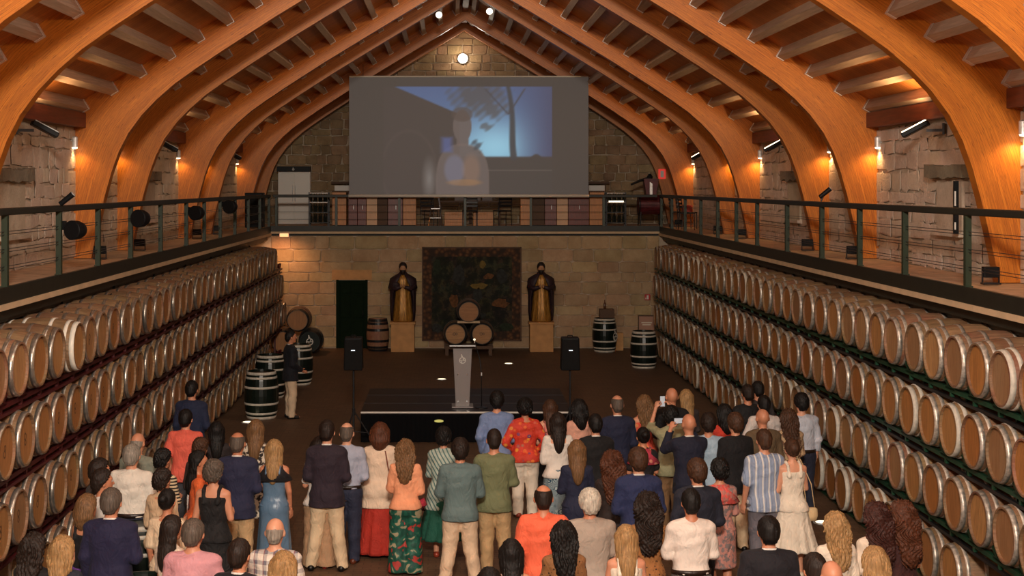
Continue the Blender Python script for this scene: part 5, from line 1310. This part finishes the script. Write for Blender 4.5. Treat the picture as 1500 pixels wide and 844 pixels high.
 dict(label='balding man in navy suit seen from behind in front row', px=904, py=577, H=1.80, arms=('clasp', 'clasp'), yaw=6, top='jacket', tc=jk((28, 32, 58)), bottom='trousers', bc=jk((26, 28, 50)), hair=('balding', 'saltpepper'), shoes=BLKSHOE, collar=WC),
 dict(label='woman with light brown hair in coral print dress in front row', px=944, py=579, H=1.64, sex='f', arms=('bent', 'bent'), yaw=8, top='tank', tc=fab((226, 90, 70), 'floral', .7, (240, 150, 90)), bottom='d_slip', hair=('wavy', 'light'), shoes=SAND),
 dict(label='bald man in black jacket at right of the front row', px=984, py=566, H=1.80, arms=('clasp', 'clasp'), yaw=6, top='jacket', tc=jk((18, 16, 18)), bottom='trousers', bc=jk(BLACK), hair=None, shoes=BLKSHOE),
 dict(label='woman with long pale blonde hair right of the bald man in black', px=1005, py=570, H=1.66, sex='f', arms=('folded', 'folded'), yaw=14, top='blouse', tc=fab((60, 50, 50)), bottom='trousers', bc=fab(BLACK), hair=('long', 'blonde')),
 dict(label='woman in sage top with both arms raised holding up a phone', px=982, py=594, H=1.70, sex='f', arms=('high', 'high'), yaw=8, wide=1.08, top='shirt', tc=fab((160, 154, 118)), bottom='trousers', bc=fab((140, 104, 70)), hair=('womanshort', 'black'), hand='grip', shoes=BLKSHOE),
 dict(label='bald man in navy suit raising his arms to take a picture', px=1009, py=604, H=1.80, arms=('phone', 'phone'), yaw=12, top='jacket', tc=jk((26, 28, 48)), bottom='trousers', bc=jk((18, 16, 20)), hair=None, hand='grip', shoes=BLKSHOE, collar=WC),
 dict(label='woman with dark bun wearing pink floral and black top', px=942, py=625, H=1.60, sex='f', arms=('folded', 'folded'), yaw=6, top='tee', tc=fab((30, 24, 26)), bottom='trousers', bc=fab(BLACK), hair=('bun', 'black'), extra=[shawl((190, 60, 80), (240, 150, 130), 'floral')]),
 dict(label='woman with very long curly auburn hair, dark clothes', px=897, py=662, H=1.64, sex='f', arms=('folded', 'folded'), yaw=4, top='blouse', tc=fab((40, 26, 22)), bottom='trousers', bc=fab(BLACK), hair=('curly', 'auburn')),
 dict(label='brown-haired man in blue suit jacket right of the curly auburn hair', px=935, py=655, H=1.80, arms=('clasp', 'clasp'), yaw=4, wide=1.05, top='jacket', tc=jk((36, 44, 82)), bottom='trousers', bc=jk((30, 36, 66)), hair=('full', 'brown'), shoes=BLKSHOE, collar=WC),
 dict(label='dark-haired man in pale blue short-sleeved shirt', px=1038, py=604, H=1.76, arms=('clasp', 'bent'), yaw=-6, top='polo', tc=fab((166, 188, 206)), bottom='trousers', bc=fab((70, 70, 80)), hair=('full', 'dark'), shoes=BLKSHOE),
 dict(label='brown-haired man in black jacket and cream trousers behind the coral print tunic', px=1077, py=604, H=1.78, arms=('clasp', 'folded'), yaw=18, top='jacket', tc=jk((18, 16, 20)), bottom='trousers', bc=fab((216, 186, 150)), hair=('full', 'brown'), shoes=BLKSHOE),
 dict(label='dark-haired woman in coral and grey print tunic with white trousers', px=1054, py=671, H=1.66, sex='f', arms=('folded', 'folded'), yaw=8, top='bodicelong', tc=fab((196, 136, 124), 'print', .8, (134, 118, 116)), bottom='d_pencil', hair=('womanshort', 'black'), shoes=('sneaker', (230, 220, 210)), extra=[shawl((226, 92, 84), (190, 120, 110), 'print')]),
 dict(label='man with thick brown hair in dark navy jacket, white shirt showing', px=1021, py=671, H=1.78, arms=('clasp', 'clasp'), yaw=10, wide=1.05, top='jacket', tc=jk((30, 32, 46)), bottom='trousers', bc=jk((24, 24, 32)), hair=('full', 'brown'), shoes=BLKSHOE, collar=WC),
 dict(label='man in white shirt and grey trousers with black belt, bottom right of centre', px=1012, py=714, H=1.76, arms=('folded', 'folded'), yaw=2, top='tucked', tc=fab((236, 222, 210)), bottom='trousers', bc=fab((92, 84, 80)), hair=('short', 'black'), shoes=BLKSHOE, belt=BELT),
 dict(label='woman with long dark curly hair in leopard dress', px=949, py=723, H=1.66, sex='f', arms=('folded', 'folded'), yaw=2, top='bodicelong', tc=fab((158, 104, 56), 'leopard', .8, (44, 26, 18)), bottom='d_slip', hair=('curly', 'dark')),
 dict(label='woman with long straight blonde hair and white straps at the bottom', px=917, py=768, H=1.62, sex='f', arms=('folded', 'folded'), yaw=2, top='tank', tc=fab((240, 226, 206)), bottom='trousers', bc=fab((230, 214, 196)), hair=('long', 'blonde')),
 dict(label='man in blue striped short-sleeved shirt and grey trousers', px=1119, py=627, H=1.78, arms=('down', 'clasp'), yaw=10, top='polo', tc=fab((150, 164, 190), 'stripe', .8, (224, 222, 220)), bottom='trousers', bc=fab((108, 104, 112)), hair=('short', 'brown'), shoes=BLKSHOE),
 dict(label='woman in white strapped midi dress with brown updo', px=1160, py=642, H=1.66, sex='f', arms=('bent', 'folded'), yaw=8, top='tank', tc=fab((240, 226, 206)), bottom='d_full', hair=('updo', 'brown'), shoes=('sandal', (226, 206, 180))),
 dict(label='dark-haired man in pale blue shirt beside the right barrels', px=1174, py=575, H=1.78, arms=('clasp', 'down'), yaw=6, top='tucked', tc=fab((196, 200, 212)), bottom='trousers', bc=fab((34, 38, 58)), hair=('full', 'black'), shoes=BLKSHOE, belt=BELT),
 dict(label='woman with long brown hair in beige print top near the right barrels', px=1155, py=599, H=1.66, sex='f', arms=('folded', 'folded'), yaw=8, top='tunic', tc=fab((196, 164, 126), 'print', .8, (110, 80, 60)), bottom='wide', bc=fab((216, 196, 170), 'print', .8, (110, 90, 74)), hair=('wavy', 'brown')),
 dict(label='bald man in olive jacket behind the blue striped shirt', px=1117, py=597, H=1.72, arms=('clasp', 'clasp'), yaw=10, wide=1.06, top='jacket', tc=jk((104, 84, 60)), bottom='trousers', bc=fab((90, 76, 60)), hair=None, shoes=BLKSHOE, collar=WC),
 dict(label='dark-haired man in white shirt near the right rack, arms bent', px=1119, py=578, H=1.72, arms=('hip', 'hip'), yaw=6, top='shirt', tc=fab((216, 206, 200)), bottom='trousers', bc=fab((50, 50, 60)), hair=('short', 'black'), shoes=BLKSHOE),
 dict(label='man in black shirt with short dark hair by the right rack', px=1095, py=562, H=1.76, arms=('clasp', 'clasp'), yaw=14, top='shirt', tc=fab((20, 18, 20)), bottom='trousers', bc=fab(BLACK), hair=('short', 'dark'), shoes=BLKSHOE),
 dict(label='dark-haired man farthest back by the right rack, mostly hidden', px=1110, py=557, H=1.74, arms=('clasp', 'clasp'), yaw=14, top='shirt', tc=fab((60, 54, 54)), bottom='trousers', bc=fab(BLACK), hair=('short', 'black'), shoes=BLKSHOE),
 dict(label='dark-haired woman in red top between pale blue shirt and black jacket', px=1061, py=592, H=1.62, sex='f', arms=('bent', 'bent'), yaw=12, top='tee', tc=fab((206, 60, 40)), bottom='trousers', bc=fab(BLACK), hair=('medium', 'black')),
 dict(label='dark-haired man in black suit at the bottom right of centre', px=1126, py=754, H=1.78, arms=('down', 'down'), yaw=0, wide=1.06, top='jacket', tc=jk((24, 22, 30)), bottom='trousers', bc=jk(BLACK), hair=('short', 'black'), shoes=BLKSHOE, collar=WC),
 dict(label='woman with wavy blonde hair and white blouse at lower right', px=1224, py=750, H=1.66, sex='f', arms=('bent', 'bent'), yaw=12, top='blouse', tc=fab((238, 222, 202)), bottom='trousers', bc=fab((232, 214, 196)), hair=('wavy', 'blonde')),
 dict(label='woman with dark red curly hair and white top at lower right', px=1284, py=738, H=1.68, sex='f', arms=('folded', 'folded'), yaw=14, top='blouse', tc=fab((240, 220, 198)), bottom='trousers', bc=fab((230, 214, 196)), hair=('curly', 'red')),
 dict(label='woman with curly brown hair and dark maroon top at lower right', px=1322, py=736, H=1.68, sex='f', arms=('bent', 'folded'), yaw=20, top='tee', tc=fab((58, 26, 24)), bottom='trousers', bc=fab((40, 26, 26)), hair=('curly', 'auburn')),
 dict(label='woman with straight blonde hair cut off by bottom edge, lower right', px=1281, py=801, H=1.64, sex='f', yaw=8, top='tee', tc=fab((200, 180, 160)), bottom='trousers', bc=fab(BLACK), hair=('medium', 'blonde')),
 dict(label='dark-haired man showing only his head at the bottom edge, right', px=1193, py=808, H=1.76, yaw=14, top='shirt', tc=WC, bottom='trousers', bc=fab(BLACK), hair=('short', 'dark')),
 dict(label='bald man showing only his head at the bottom edge, right', px=1218, py=818, H=1.74, yaw=4, top='shirt', tc=fab((190, 180, 170)), bottom='trousers', bc=fab(BLACK), hair=None),
]
ppl = {}
for p in PEOPLE:
    o = person(**p); ppl[(p['px'], p['py'])] = o
# things the people hold
def held(name, label, cat, who, loc, rot=(0, 0, 0)):
    o = ppl[who]; s = o.scale
    t = thing(name, label, cat); m = o.rotation_euler.to_matrix()
    t.location = o.location+m @ Vector((loc[0]*s[0], loc[1]*s[1], loc[2]*s[2])); t.rotation_euler = (rot[0], rot[1], rot[2]+o.rotation_euler.z); return t
scr = simple('phone_screen', (.5, .55, .6), .3, emit=.25)
for who, loc, lab in (((982, 594), (.0, .37, 1.79), 'black phone held up by the woman in the sage top'), ((1009, 604), (.0, .33, 1.63), 'black phone held up by the bald man in the navy suit')):
    t = held('phone', lab, 'phone', who, loc)
    w_, h_ = (.078, .155) if 'sage' in lab else (.155, .078)
    MB().box((0, 0, 0), (w_, .009, h_)).build('case', M['black'], t, bevel=.004); MB().box((0, -.006, 0), (w_-.012, .004, h_-.012)).build('phone_screen', scr, t)
t = held('handbag', 'small cream handbag hanging from the woman in the white dress', 'bag', (1160, 642), (.235, -.05, .82))
cb = fab((226, 196, 150), None, .45)
MB().lathe([(.0, -.09), (.075, -.085), (.09, -.03), (.085, .05), (.06, .07), (0, .07)], 20, sy=.42).build('bag_body', cb, t, smooth=True)
MB().tube([(-.05, 0, .06), (-.09, .01, .4), (-.14, .03, .64), (-.155, .07, .66)], .006, 6).tube([(.05, 0, .06), (.01, .01, .35), (-.10, .02, .6), (-.14, -.02, .655)], .006, 6).build('strap', cb, t, smooth=True)

# ------------------------------------------------------------------ back balcony furniture
def panel_row(name, label, x0, parts, Y=41.6):
    t = thing(name, label, 'sideboard', (x0, Y, ZS), group='sideboards on the back balcony')
    for a, b_, mt, nm2 in parts:
        MB().box(((a+b_)/2-x0, 0, .52), (b_-a-.012, .42 if nm2 != 'door' else .40, .96)).build(nm2, M[mt], t, bevel=.006)
        if nm2 == 'door': MB().tube([((a+b_)/2-x0+.02, -.215, .5), ((a+b_)/2-x0+.02, -.215, .62)], .008, 6).build('door_handle', M['galv'], t)
    a, b_ = parts[0][0], parts[-1][1]
    MB().box(((a+b_)/2-x0, 0, 1.02), (b_-a, .5, .04)).build('top_board', M['crate'], t)
    MB().box(((a+b_)/2-x0, 0, .02), (b_-a-.05, .36, .04)).build('plinth', M['black'], t)
panel_row('sideboard', 'wooden sideboard of oak, cherry and pale panels, left on back balcony', -2.6,
    [(-3.87, -3.45, 'oakpanel', 'side_panel'), (-3.40, -3.13, 'cherry', 'door'), (-3.13, -2.87, 'cherry', 'door'), (-2.87, -2.55, 'palepanel', 'panel'), (-2.55, -2.25, 'crate', 'panel'), (-2.25, -1.81, 'cherry', 'door'), (-1.81, -1.42, 'oakpanel', 'side_panel')])
panel_row('sideboard', 'wooden sideboard of oak, cherry and pale panels, right on back balcony', 2.8,
    [(1.61, 1.97, 'oakpanel', 'side_panel'), (1.97, 2.32, 'crate', 'panel'), (2.32, 2.67, 'cherry', 'door'), (2.67, 3.0, 'palepanel', 'panel'), (3.0, 3.62, 'cherry', 'door'), (3.62, 4.06, 'oakpanel', 'side_panel')])
t = thing('dining_table', 'long brown table with pale boxes between the two sideboards', 'table', (.15, 42.3, ZS))
MB().box((0, 0, .72), (1.9, .75, .04)).build('tabletop', M['crate'], t)
for x in (-.88, .88):
    for y in (-.3, .3): MB().box((x, y, .35), (.05, .05, .70)).build('leg', M['crate'], t)
for i, (x, w_, h, lab) in enumerate(((-.28, .34, .22, 'left pale carton on the brown balcony table'), (.12, .40, .27, 'middle pale carton on the brown balcony table'), (.52, .3, .2, 'right pale carton on the brown balcony table'))):
    o = MB().box((0, 0, h/2), (w_, .3, h)).box((0, 0, h+.004), (w_*.9, .06, .008)).build('carton', M['offwhite'], bevel=.006); o.location = (.15+x, 42.3, ZS+.741); tag(o, lab, 'carton', 'cartons on the balcony table')
for i, (x, lab) in enumerate(((-.45, 'left dark box under the balcony table'), (.4, 'right dark box under the balcony table'))):
    o = MB().box((0, 0, .21), (.6, .4, .42)).box((0, -.2, .36), (.2, .02, .03)).build('storage_box', M['oakpanel'], bevel=.01); o.location = (.15+x, 42.3, ZS+.001); tag(o, lab, 'box', 'boxes under the balcony table')
def chair(x, y, rz, label, z=ZS, mt='blackmetal', group='black metal chairs on the balconies'):
    t = thing('metal_chair', label, 'chair', (x, y, z), rz, group)
    for sx in (-.2, .2):
        MB().tube([(sx, -.2, 0), (sx, -.19, .44)], .012, 6).build('leg', M[mt], t); MB().tube([(sx, .24, 0), (sx, .2, .44), (sx*.95, .25, .84)], .012, 6).build('leg', M[mt], t)
    MB().box((0, 0, .45), (.43, .43, .03)).build('seat', M['black'], t, bevel=.01)
    for zz in (.6, .7, .8): MB().box((0, .215+(zz-.44)*.12, zz), (.40, .015, .055)).build('back_slat', M['chrome' if zz > .65 and mt == 'blackmetal' and z > 4 else mt], t)
    return t
for i, (x, y, r_) in enumerate(((-1.05, 41.75, 2.9), (.15, 41.75, 3.2), (1.1, 41.8, 3.5))):
    chair(x, y, r_, '%s black chair in front of the brown balcony table' % ('left', 'middle', 'right')[i])
for i, (x, y, r_) in enumerate(((5.95, 38.3, 1.4), (6.1, 39.2, 1.8), (6.0, 40.1, 1.5))):
    chair(x, y, r_, '%s black chair at the far end of the right balcony' % ('nearest', 'middle', 'farthest')[i])
o = MB().box((0, 0, .09), (.26, .2, .18)).box((0, 0, .185), (.1, .21, .012)).build('red_box', simple('red_plastic', srgb(206, 70, 50), .5), bevel=.01); o.location = (6.1, 39.2, ZS+.467); tag(o, 'small red box lying on a chair at the right balcony end', 'box')
t = thing('step_ladder', 'small aluminium step ladder left of the brown balcony table', 'ladder', (-.86, 41.62, ZS))
for sx in (-1, 1):
    for y in (-.22, .22): MB().bar((sx*.20, y, 0), (sx*.09, y*.12, .84), .03, .018).build('rail', M['chrome'], t)
for k, zz in enumerate((.25, .52)): MB().box((0, -.22+.2*zz/.84, zz), (.36-.2*zz, .08, .015)).build('step', M['galv'], t)
MB().box((0, 0, .85), (.24, .2, .03)).build('top_step', M['chrome'], t)
x0, z1 = at(407, 244, 44.2); x1, z0 = at(454, 325, 44.2)
t = thing('white_cupboard', 'tall white double-door cupboard with dark header at left of gable wall', 'cupboard', ((x0+x1)/2, 44.25, ZS))
W_ = x1-x0; H_ = z1-ZS
MB().box((0, .2, H_/2), (W_, .38, H_)).build('carcass', M['white'], t)
for s in (-1, 1):
    dr = MB().box((s*W_/4, -.0, (H_-.18)/2), (W_/2-.02, .03, H_-.22)).build('door', M['white'], t, bevel=.006)
    MB().tube([(s*.04, -.035, .7), (s*.04, -.035, 1.2)], .012, 8).build('handle', M['galv'], dr)
hd = MB().box((0, -.01, H_-.075), (W_+.03, .42, .16)).build('header', M['black'], t)
emblem(.035, hd, (0, -.225, H_-.09), (0, 0, 0))
def trolley(x, y, label, lit):
    t = thing('bottle_trolley', label, 'trolley', (x, y, ZS))
    for sx in (-.28, .28):
        for yy in (-.18, .18): MB().box((sx, yy, .5), (.03, .03, 1.0)).build('upright', M['blackmetal'], t)
    for zz in (.1, .4, .7, .97): MB().box((0, 0, zz), (.58, .38, .02)).build('shelf', M['chrome' if zz > .5 else 'blackmetal'], t)
    if lit: MB().box((0, -.19, .725), (.44, .012, .05)).build('light_strip', simple('lit_strip', (1, .9, .7), .5, emit=1.4), t)
    m = MB()
    for k in range(7):
        for zz in (.11, .41, .71):
            m.lathe([(.03, zz), (.032, zz+.16), (.012, zz+.2), (.012, zz+.25)], 8, c=(-.22+.073*k, (-.1, .08)[k % 2], 0))
    tag(m.build('bottles', simple('dark_bottle', (.02, .025, .02), .12), t), kind='stuff')
trolley(-4.3, 42.0, 'black trolley of bottles beside the white cupboard', False)
trolley(4.45, 42.0, 'black trolley of bottles with a lit shelf at right of the back balcony', True)
t = thing('serving_ledge', 'dark wooden ledge with white boxes along gable wall behind the screen', 'shelf', (.2, 44.6, 4.78))
MB().box((0, 0, 0), (8.7, .34, .07)).build('board', M['crate'], t)
for x in (-4.0, 3.95): MB().box((x, -.03, -.19), (.5, .24, .22)).build('white_box', M['white'], t, bevel=.01)
for x in (-3.9, 4.2, 0): MB().box((x, .08, -.65), (.1, .14, 1.24)).build('leg', M['crate'], t)
# old grape crusher
t = thing('grape_crusher', 'dark red antique wine press machine on legs with hopper and lever', 'machine', (5.52, 42.4, ZS))
wine = simple('dark_red_iron', srgb(92, 30, 36), .45, .1, 8, .4)
MB().lathe([(.0, -.35), (.25, -.35), (.29, -.3), (.29, .3), (.25, .35), (0, .35)], 24, 'X', c=(0, 0, .62)).build('drum', wine, t)
for x in (-.33, .33): MB().lathe([(.30, x-.02), (.305, x), (.30, x+.02)], 24, 'X', c=(0, 0, .62), cap=False).build('band', M['blackmetal'], t)
for x in (-.28, .28):
    for y in (-.18, .18): MB().tube([(x, y, .45), (x*1.15, y*1.3, 0)], .018, 8).build('leg', M['blackmetal'], t)
MB().prism([(-.12, .88), (.16, .88), (.24, 1.4), (-.2, 1.4)], -.2, .2).build('hopper', wine, t)
MB().tube([(0, -.05, 1.42), (-.3, -.1, 1.34), (-.58, -.12, 1.22)], [.05, .04, .028], 8).build('lever', M['blackmetal'], t)
MB().lathe([(.0, 1.38), (.08, 1.40), (.09, 1.46), (.04, 1.54), (0, 1.55)], 12).build('gear_cap', M['blackmetal'], t)
MB().prism([(-.03, .92), (.05, .92), (.05, 1.25), (-.03, 1.3)], -.212, -.2).build('plate', M['galv'], t)
t = thing('exit_sign', 'small glowing red sign on the last arch at right', 'sign', (6.12, 43.985, 5.05))
MB().box((0, 0, 0), (.22, .03, .30)).build('panel', simple('red_sign_glow', srgb(230, 60, 50), .5, emit=.5), t)
MB().prism([(-.05, -.1), (.05, -.1), (.05, .1), (-.05, .1)], -.022, -.016).build('pictogram', M['white'], t)
t = thing('cabinet', 'black loudspeaker cabinet at the far end of the left balcony', 'cabinet', (-5.95, 40.2, ZS))
MB().box((0, 0, .5), (.5, .5, .98)).build('box', M['black'], t, bevel=.02)
MB().box((0, -.255, .5), (.42, .012, .86)).build('grille', M['grille'], t)
# ------------------------------------------------------------------ lamps of the hall
lampglow = simple('lamp_glow', (1, .80, .5), .4, emit=7)
an = ['gable-end', 'second', 'third', 'fourth', 'fifth', 'sixth', 'seventh', 'eighth']
for k, y in enumerate(ARCH[:8]):
    for sd, nm_ in ((-1, 'left'), (1, 'right')):
        if k < 7 and k > 0:
            t = thing('wall_lamp', 'small wall lamp beside %s foot of the %s arch from gable' % (nm_, an[k]), 'wall lamp', (sd*6.56, y-.16, 5.32), group='wall lamps beside the arches')
            MB().lathe([(.05, 0), (.05, .16), (.03, .18)], 14).build('housing', M['galv'], t); MB().box((sd*.03, 0, .1), (.06, .04, .05)).build('bracket', M['galv'], t)
            MB().lathe([(.0, -.025), (.036, -.02), (.046, .0), (.046, .004)], 14).build('bulb', lampglow, t)
            light('wall_lamp_light', 'SPOT', (sd*6.52, y-.16, 5.27), 16 if sd > 0 else 7, (1, .62, .25), (sd*6.45, y-.1, 3.4), .03, 150, .9, parent=t)
        if k > 0:
            t = thing('floodlight', 'black floodlight box at the %s foot of %s arch from gable' % (nm_, an[k]), 'floodlight', (sd*6.12, y-.28, ZS), group='floodlights at the arch feet')
            MB().box((0, 0, .15), (.19, .10, .13)).build('housing', M['black'], t, bevel=.008); MB().box((0, .055, .15), (.16, .01, .10)).build('glass', M['lens'], t)
            MB().box((0, 0, .012), (.21, .12, .02)).box((.10, 0, .09), (.012, .03, .16)).box((-.10, 0, .09), (.012, .03, .16)).build('bracket', M['blackmetal'], t)
wide = [(ARCH[1], ARCH[2]), (ARCH[3], ARCH[4]), (ARCH[5], ARCH[6]), (ARCH[7], ARCH[8])]
wn = ['farthest wide bay', 'third wide bay', 'second wide bay', 'nearest wide bay']
for k, (ya, yb) in enumerate(wide):
    for sd, nm_ in ((-1, 'left'), (1, 'right')):
        ym = (ya+yb)/2-.2
        t = thing('bay_floodlight', 'black floodlight under the %s eave in the %s' % (nm_, wn[k]), 'floodlight', (sd*6.2, ym, 5.50), rz=R(-24)*sd, group='floodlights under the eaves')
        MB().box((0, 0, 0), (.40, .26, .07), (0, R(sd*(-28)), 0)).build('housing', M['black'], t, bevel=.012)
        MB().box((-sd*.02, 0, .04), (.36, .22, .012), (0, R(sd*(-28)), 0)).build('glass', lampglow if sd > 0 else M['lens'], t)
        MB().box((sd*.26, 0, -.02), (.22, .04, .04)).box((sd*.38, 0, 0), (.03, .12, .16)).build('bracket', M['blackmetal'], t)
        light('bay_uplight', 'SPOT', (sd*6.12, ym+.1, 5.60), 130 if sd > 0 else 60, (1, .60, .26), (sd*4.9, ym+.3, 7.0), .08, 155, .9, parent=t)
for px, Y, r_ in ((112, 19.0, .125), (207, 23.25, .14), (289, 28.15, .14), (338, 32.3, .15)):
    x, z = at(px, {112: 337, 207: 320, 289: 312, 338: 303}[px], Y)
    t = thing('stage_lamp', 'round black stage lamp clamped to the left railing, %s from the camera' % {112: 'first', 207: 'second', 289: 'third', 338: 'fourth'}[px], 'stage lamp', (x, Y-.05, z), group='stage lamps on the left railing', rot=(0, 0, R(-22)))
    MB().lathe([(.05, .16), (r_*.8, .12), (r_, .04), (r_*1.05, -.08), (r_*.98, -.09)], 20, 'Y').build('housing', M['black'], t)
    MB().lathe([(.001, -.082), (r_*.85, -.08)], 20, 'Y', cap=False).build('lens', simple('grey_lens', (.10, .10, .13), .2), t)
    MB().bar((-.10, .0, 0), (-.2, .02, .05), .03).box((-.21, .03, .06), (.05, .06, .12)).build('clamp', M['blackmetal'], t)
for sd, px, py, Y in ((-1, 97, 292, 18.9), (1, 1208, 283, 23.1)):
    x, z = at(px, py, Y)
    t = thing('spot_tube', 'black tilted spotlight tube standing on the %s handrail' % ('left' if sd < 0 else 'right'), 'spotlight', (x, Y, z), group='spotlight tubes on the handrails')
    MB().tube([(-.08, 0, -.065), (.09, 0, .07)], [.035, .04], 12).build('tube', M['black'], t)
    MB().tube([(.09, 0, .07), (.095, 0, .074)], .034, 12).build('lens', M['lens'], t); MB().tube([(-.02, 0, -.04), (-.06, 0, ZS+.94-z)], .014, 8).build('stem', M['blackmetal'], t)
x, z = at(678, 85, 44.6)
t = thing('round_lamp', 'bright round white lamp high on the gable wall above the screen', 'lamp', (x, YG-.12, z))
MB().lathe([(.16, .06), (.17, .0), (.15, -.02)], 24, 'Y').build('housing', M['galv'], t)
MB().lathe([(.001, -.05), (.09, -.045), (.145, -.018)], 24, 'Y', cap=False).build('diffuser', simple('white_lamp', (1, .93, .82), .4, emit=26), t)
light('gable_lamp_light', 'POINT', (x, YG-.4, z), 22, (1, .84, .62), size=.14, parent=t)
for i, (px, py, Y) in enumerate(((717, 17, 36.5), (643, 22, 36.5), (599, 6, 33.5), (398, 42, 28.5))):
    x, z = at(px, py, Y)
    t = thing('roof_spotlight', '%s bright spotlight fixed between the roof purlins' % ('rightmost', 'second from right', 'third from right', 'leftmost')[i], 'spotlight', (x, Y, z), group='roof spotlights')
    MB().lathe([(.07, .05), (.09, -.04), (.085, -.05)], 16, 'Y').build('housing', M['galv'], t)
    MB().lathe([(.001, -.052), (.082, -.05)], 16, 'Y', cap=False).build('lens', simple('spot_glow', (1, .9, .74), .4, emit=2.5), t)
    MB().tube([(0, 0, .08), (0, 0, roofz(x)-z-.01)], .01, 6).build('stem', M['blackmetal'], t)
# ------------------------------------------------------------------ blocked windows of the upper walls
def niche(parent, sd, y, w_, zt, zb, slab):
    ll = MB(); r = random.Random(int(y*10)); n = 12
    pts = []
    for k in range(n+1): pts.append((y-slab/2+slab*k/n, zt+.16+r.uniform(-.02, .03)+.05*abs(k/n-.5)))
    for k in range(n, -1, -1): pts.append((y-slab/2+slab*k/n, zt+r.uniform(-.03, .02)+.04*abs(k/n-.5)))
    ll.prism(pts, sd*6.45, sd*6.66, axes='YZ').build('lintel', M['lintel'], parent)
    MB().box((sd*6.575, y, (zt+zb)/2), (.05, w_, zt-zb)).build('infill', M['mortar'], parent)
    MB().box((sd*6.56, y+.02, zb-.03), (.14, w_+.12, .06)).build('sill', M['rubble'], parent)
niche(wr, 1, 19.9, 1.0, 4.80, 4.05, 1.5); niche(wr, 1, 28.9, 1.0, 4.80, 4.0, 1.5); niche(wl, -1, 19.9, 1.2, 4.75, 4.0, 1.5); niche(wl, -1, 29, 1.0, 4.8, 4.0, 1.4)
x, z = at(1402, 304, 19.2)
t = thing('tube_light', 'slim black tube light hanging in right wall niche', 'lamp', (6.42, 19.25, z))
MB().box((0, 0, 0), (.06, .05, .72)).build('housing', M['black'], t); MB().box((-.02, -.028, .12), (.02, .01, .2)).box((-.02, -.028, -.25), (.02, .01, .1)).build('label_strip', M['white'], t)
# cable run under the left balcony edge
MB().tube([(-5.52+.03*math.sin(k*.7), 16+k*.8, 3.06-.05*abs(math.sin(k*.9))) for k in range(28)], .012, 6).build('cable', M['blackmetal'], slabs[0])
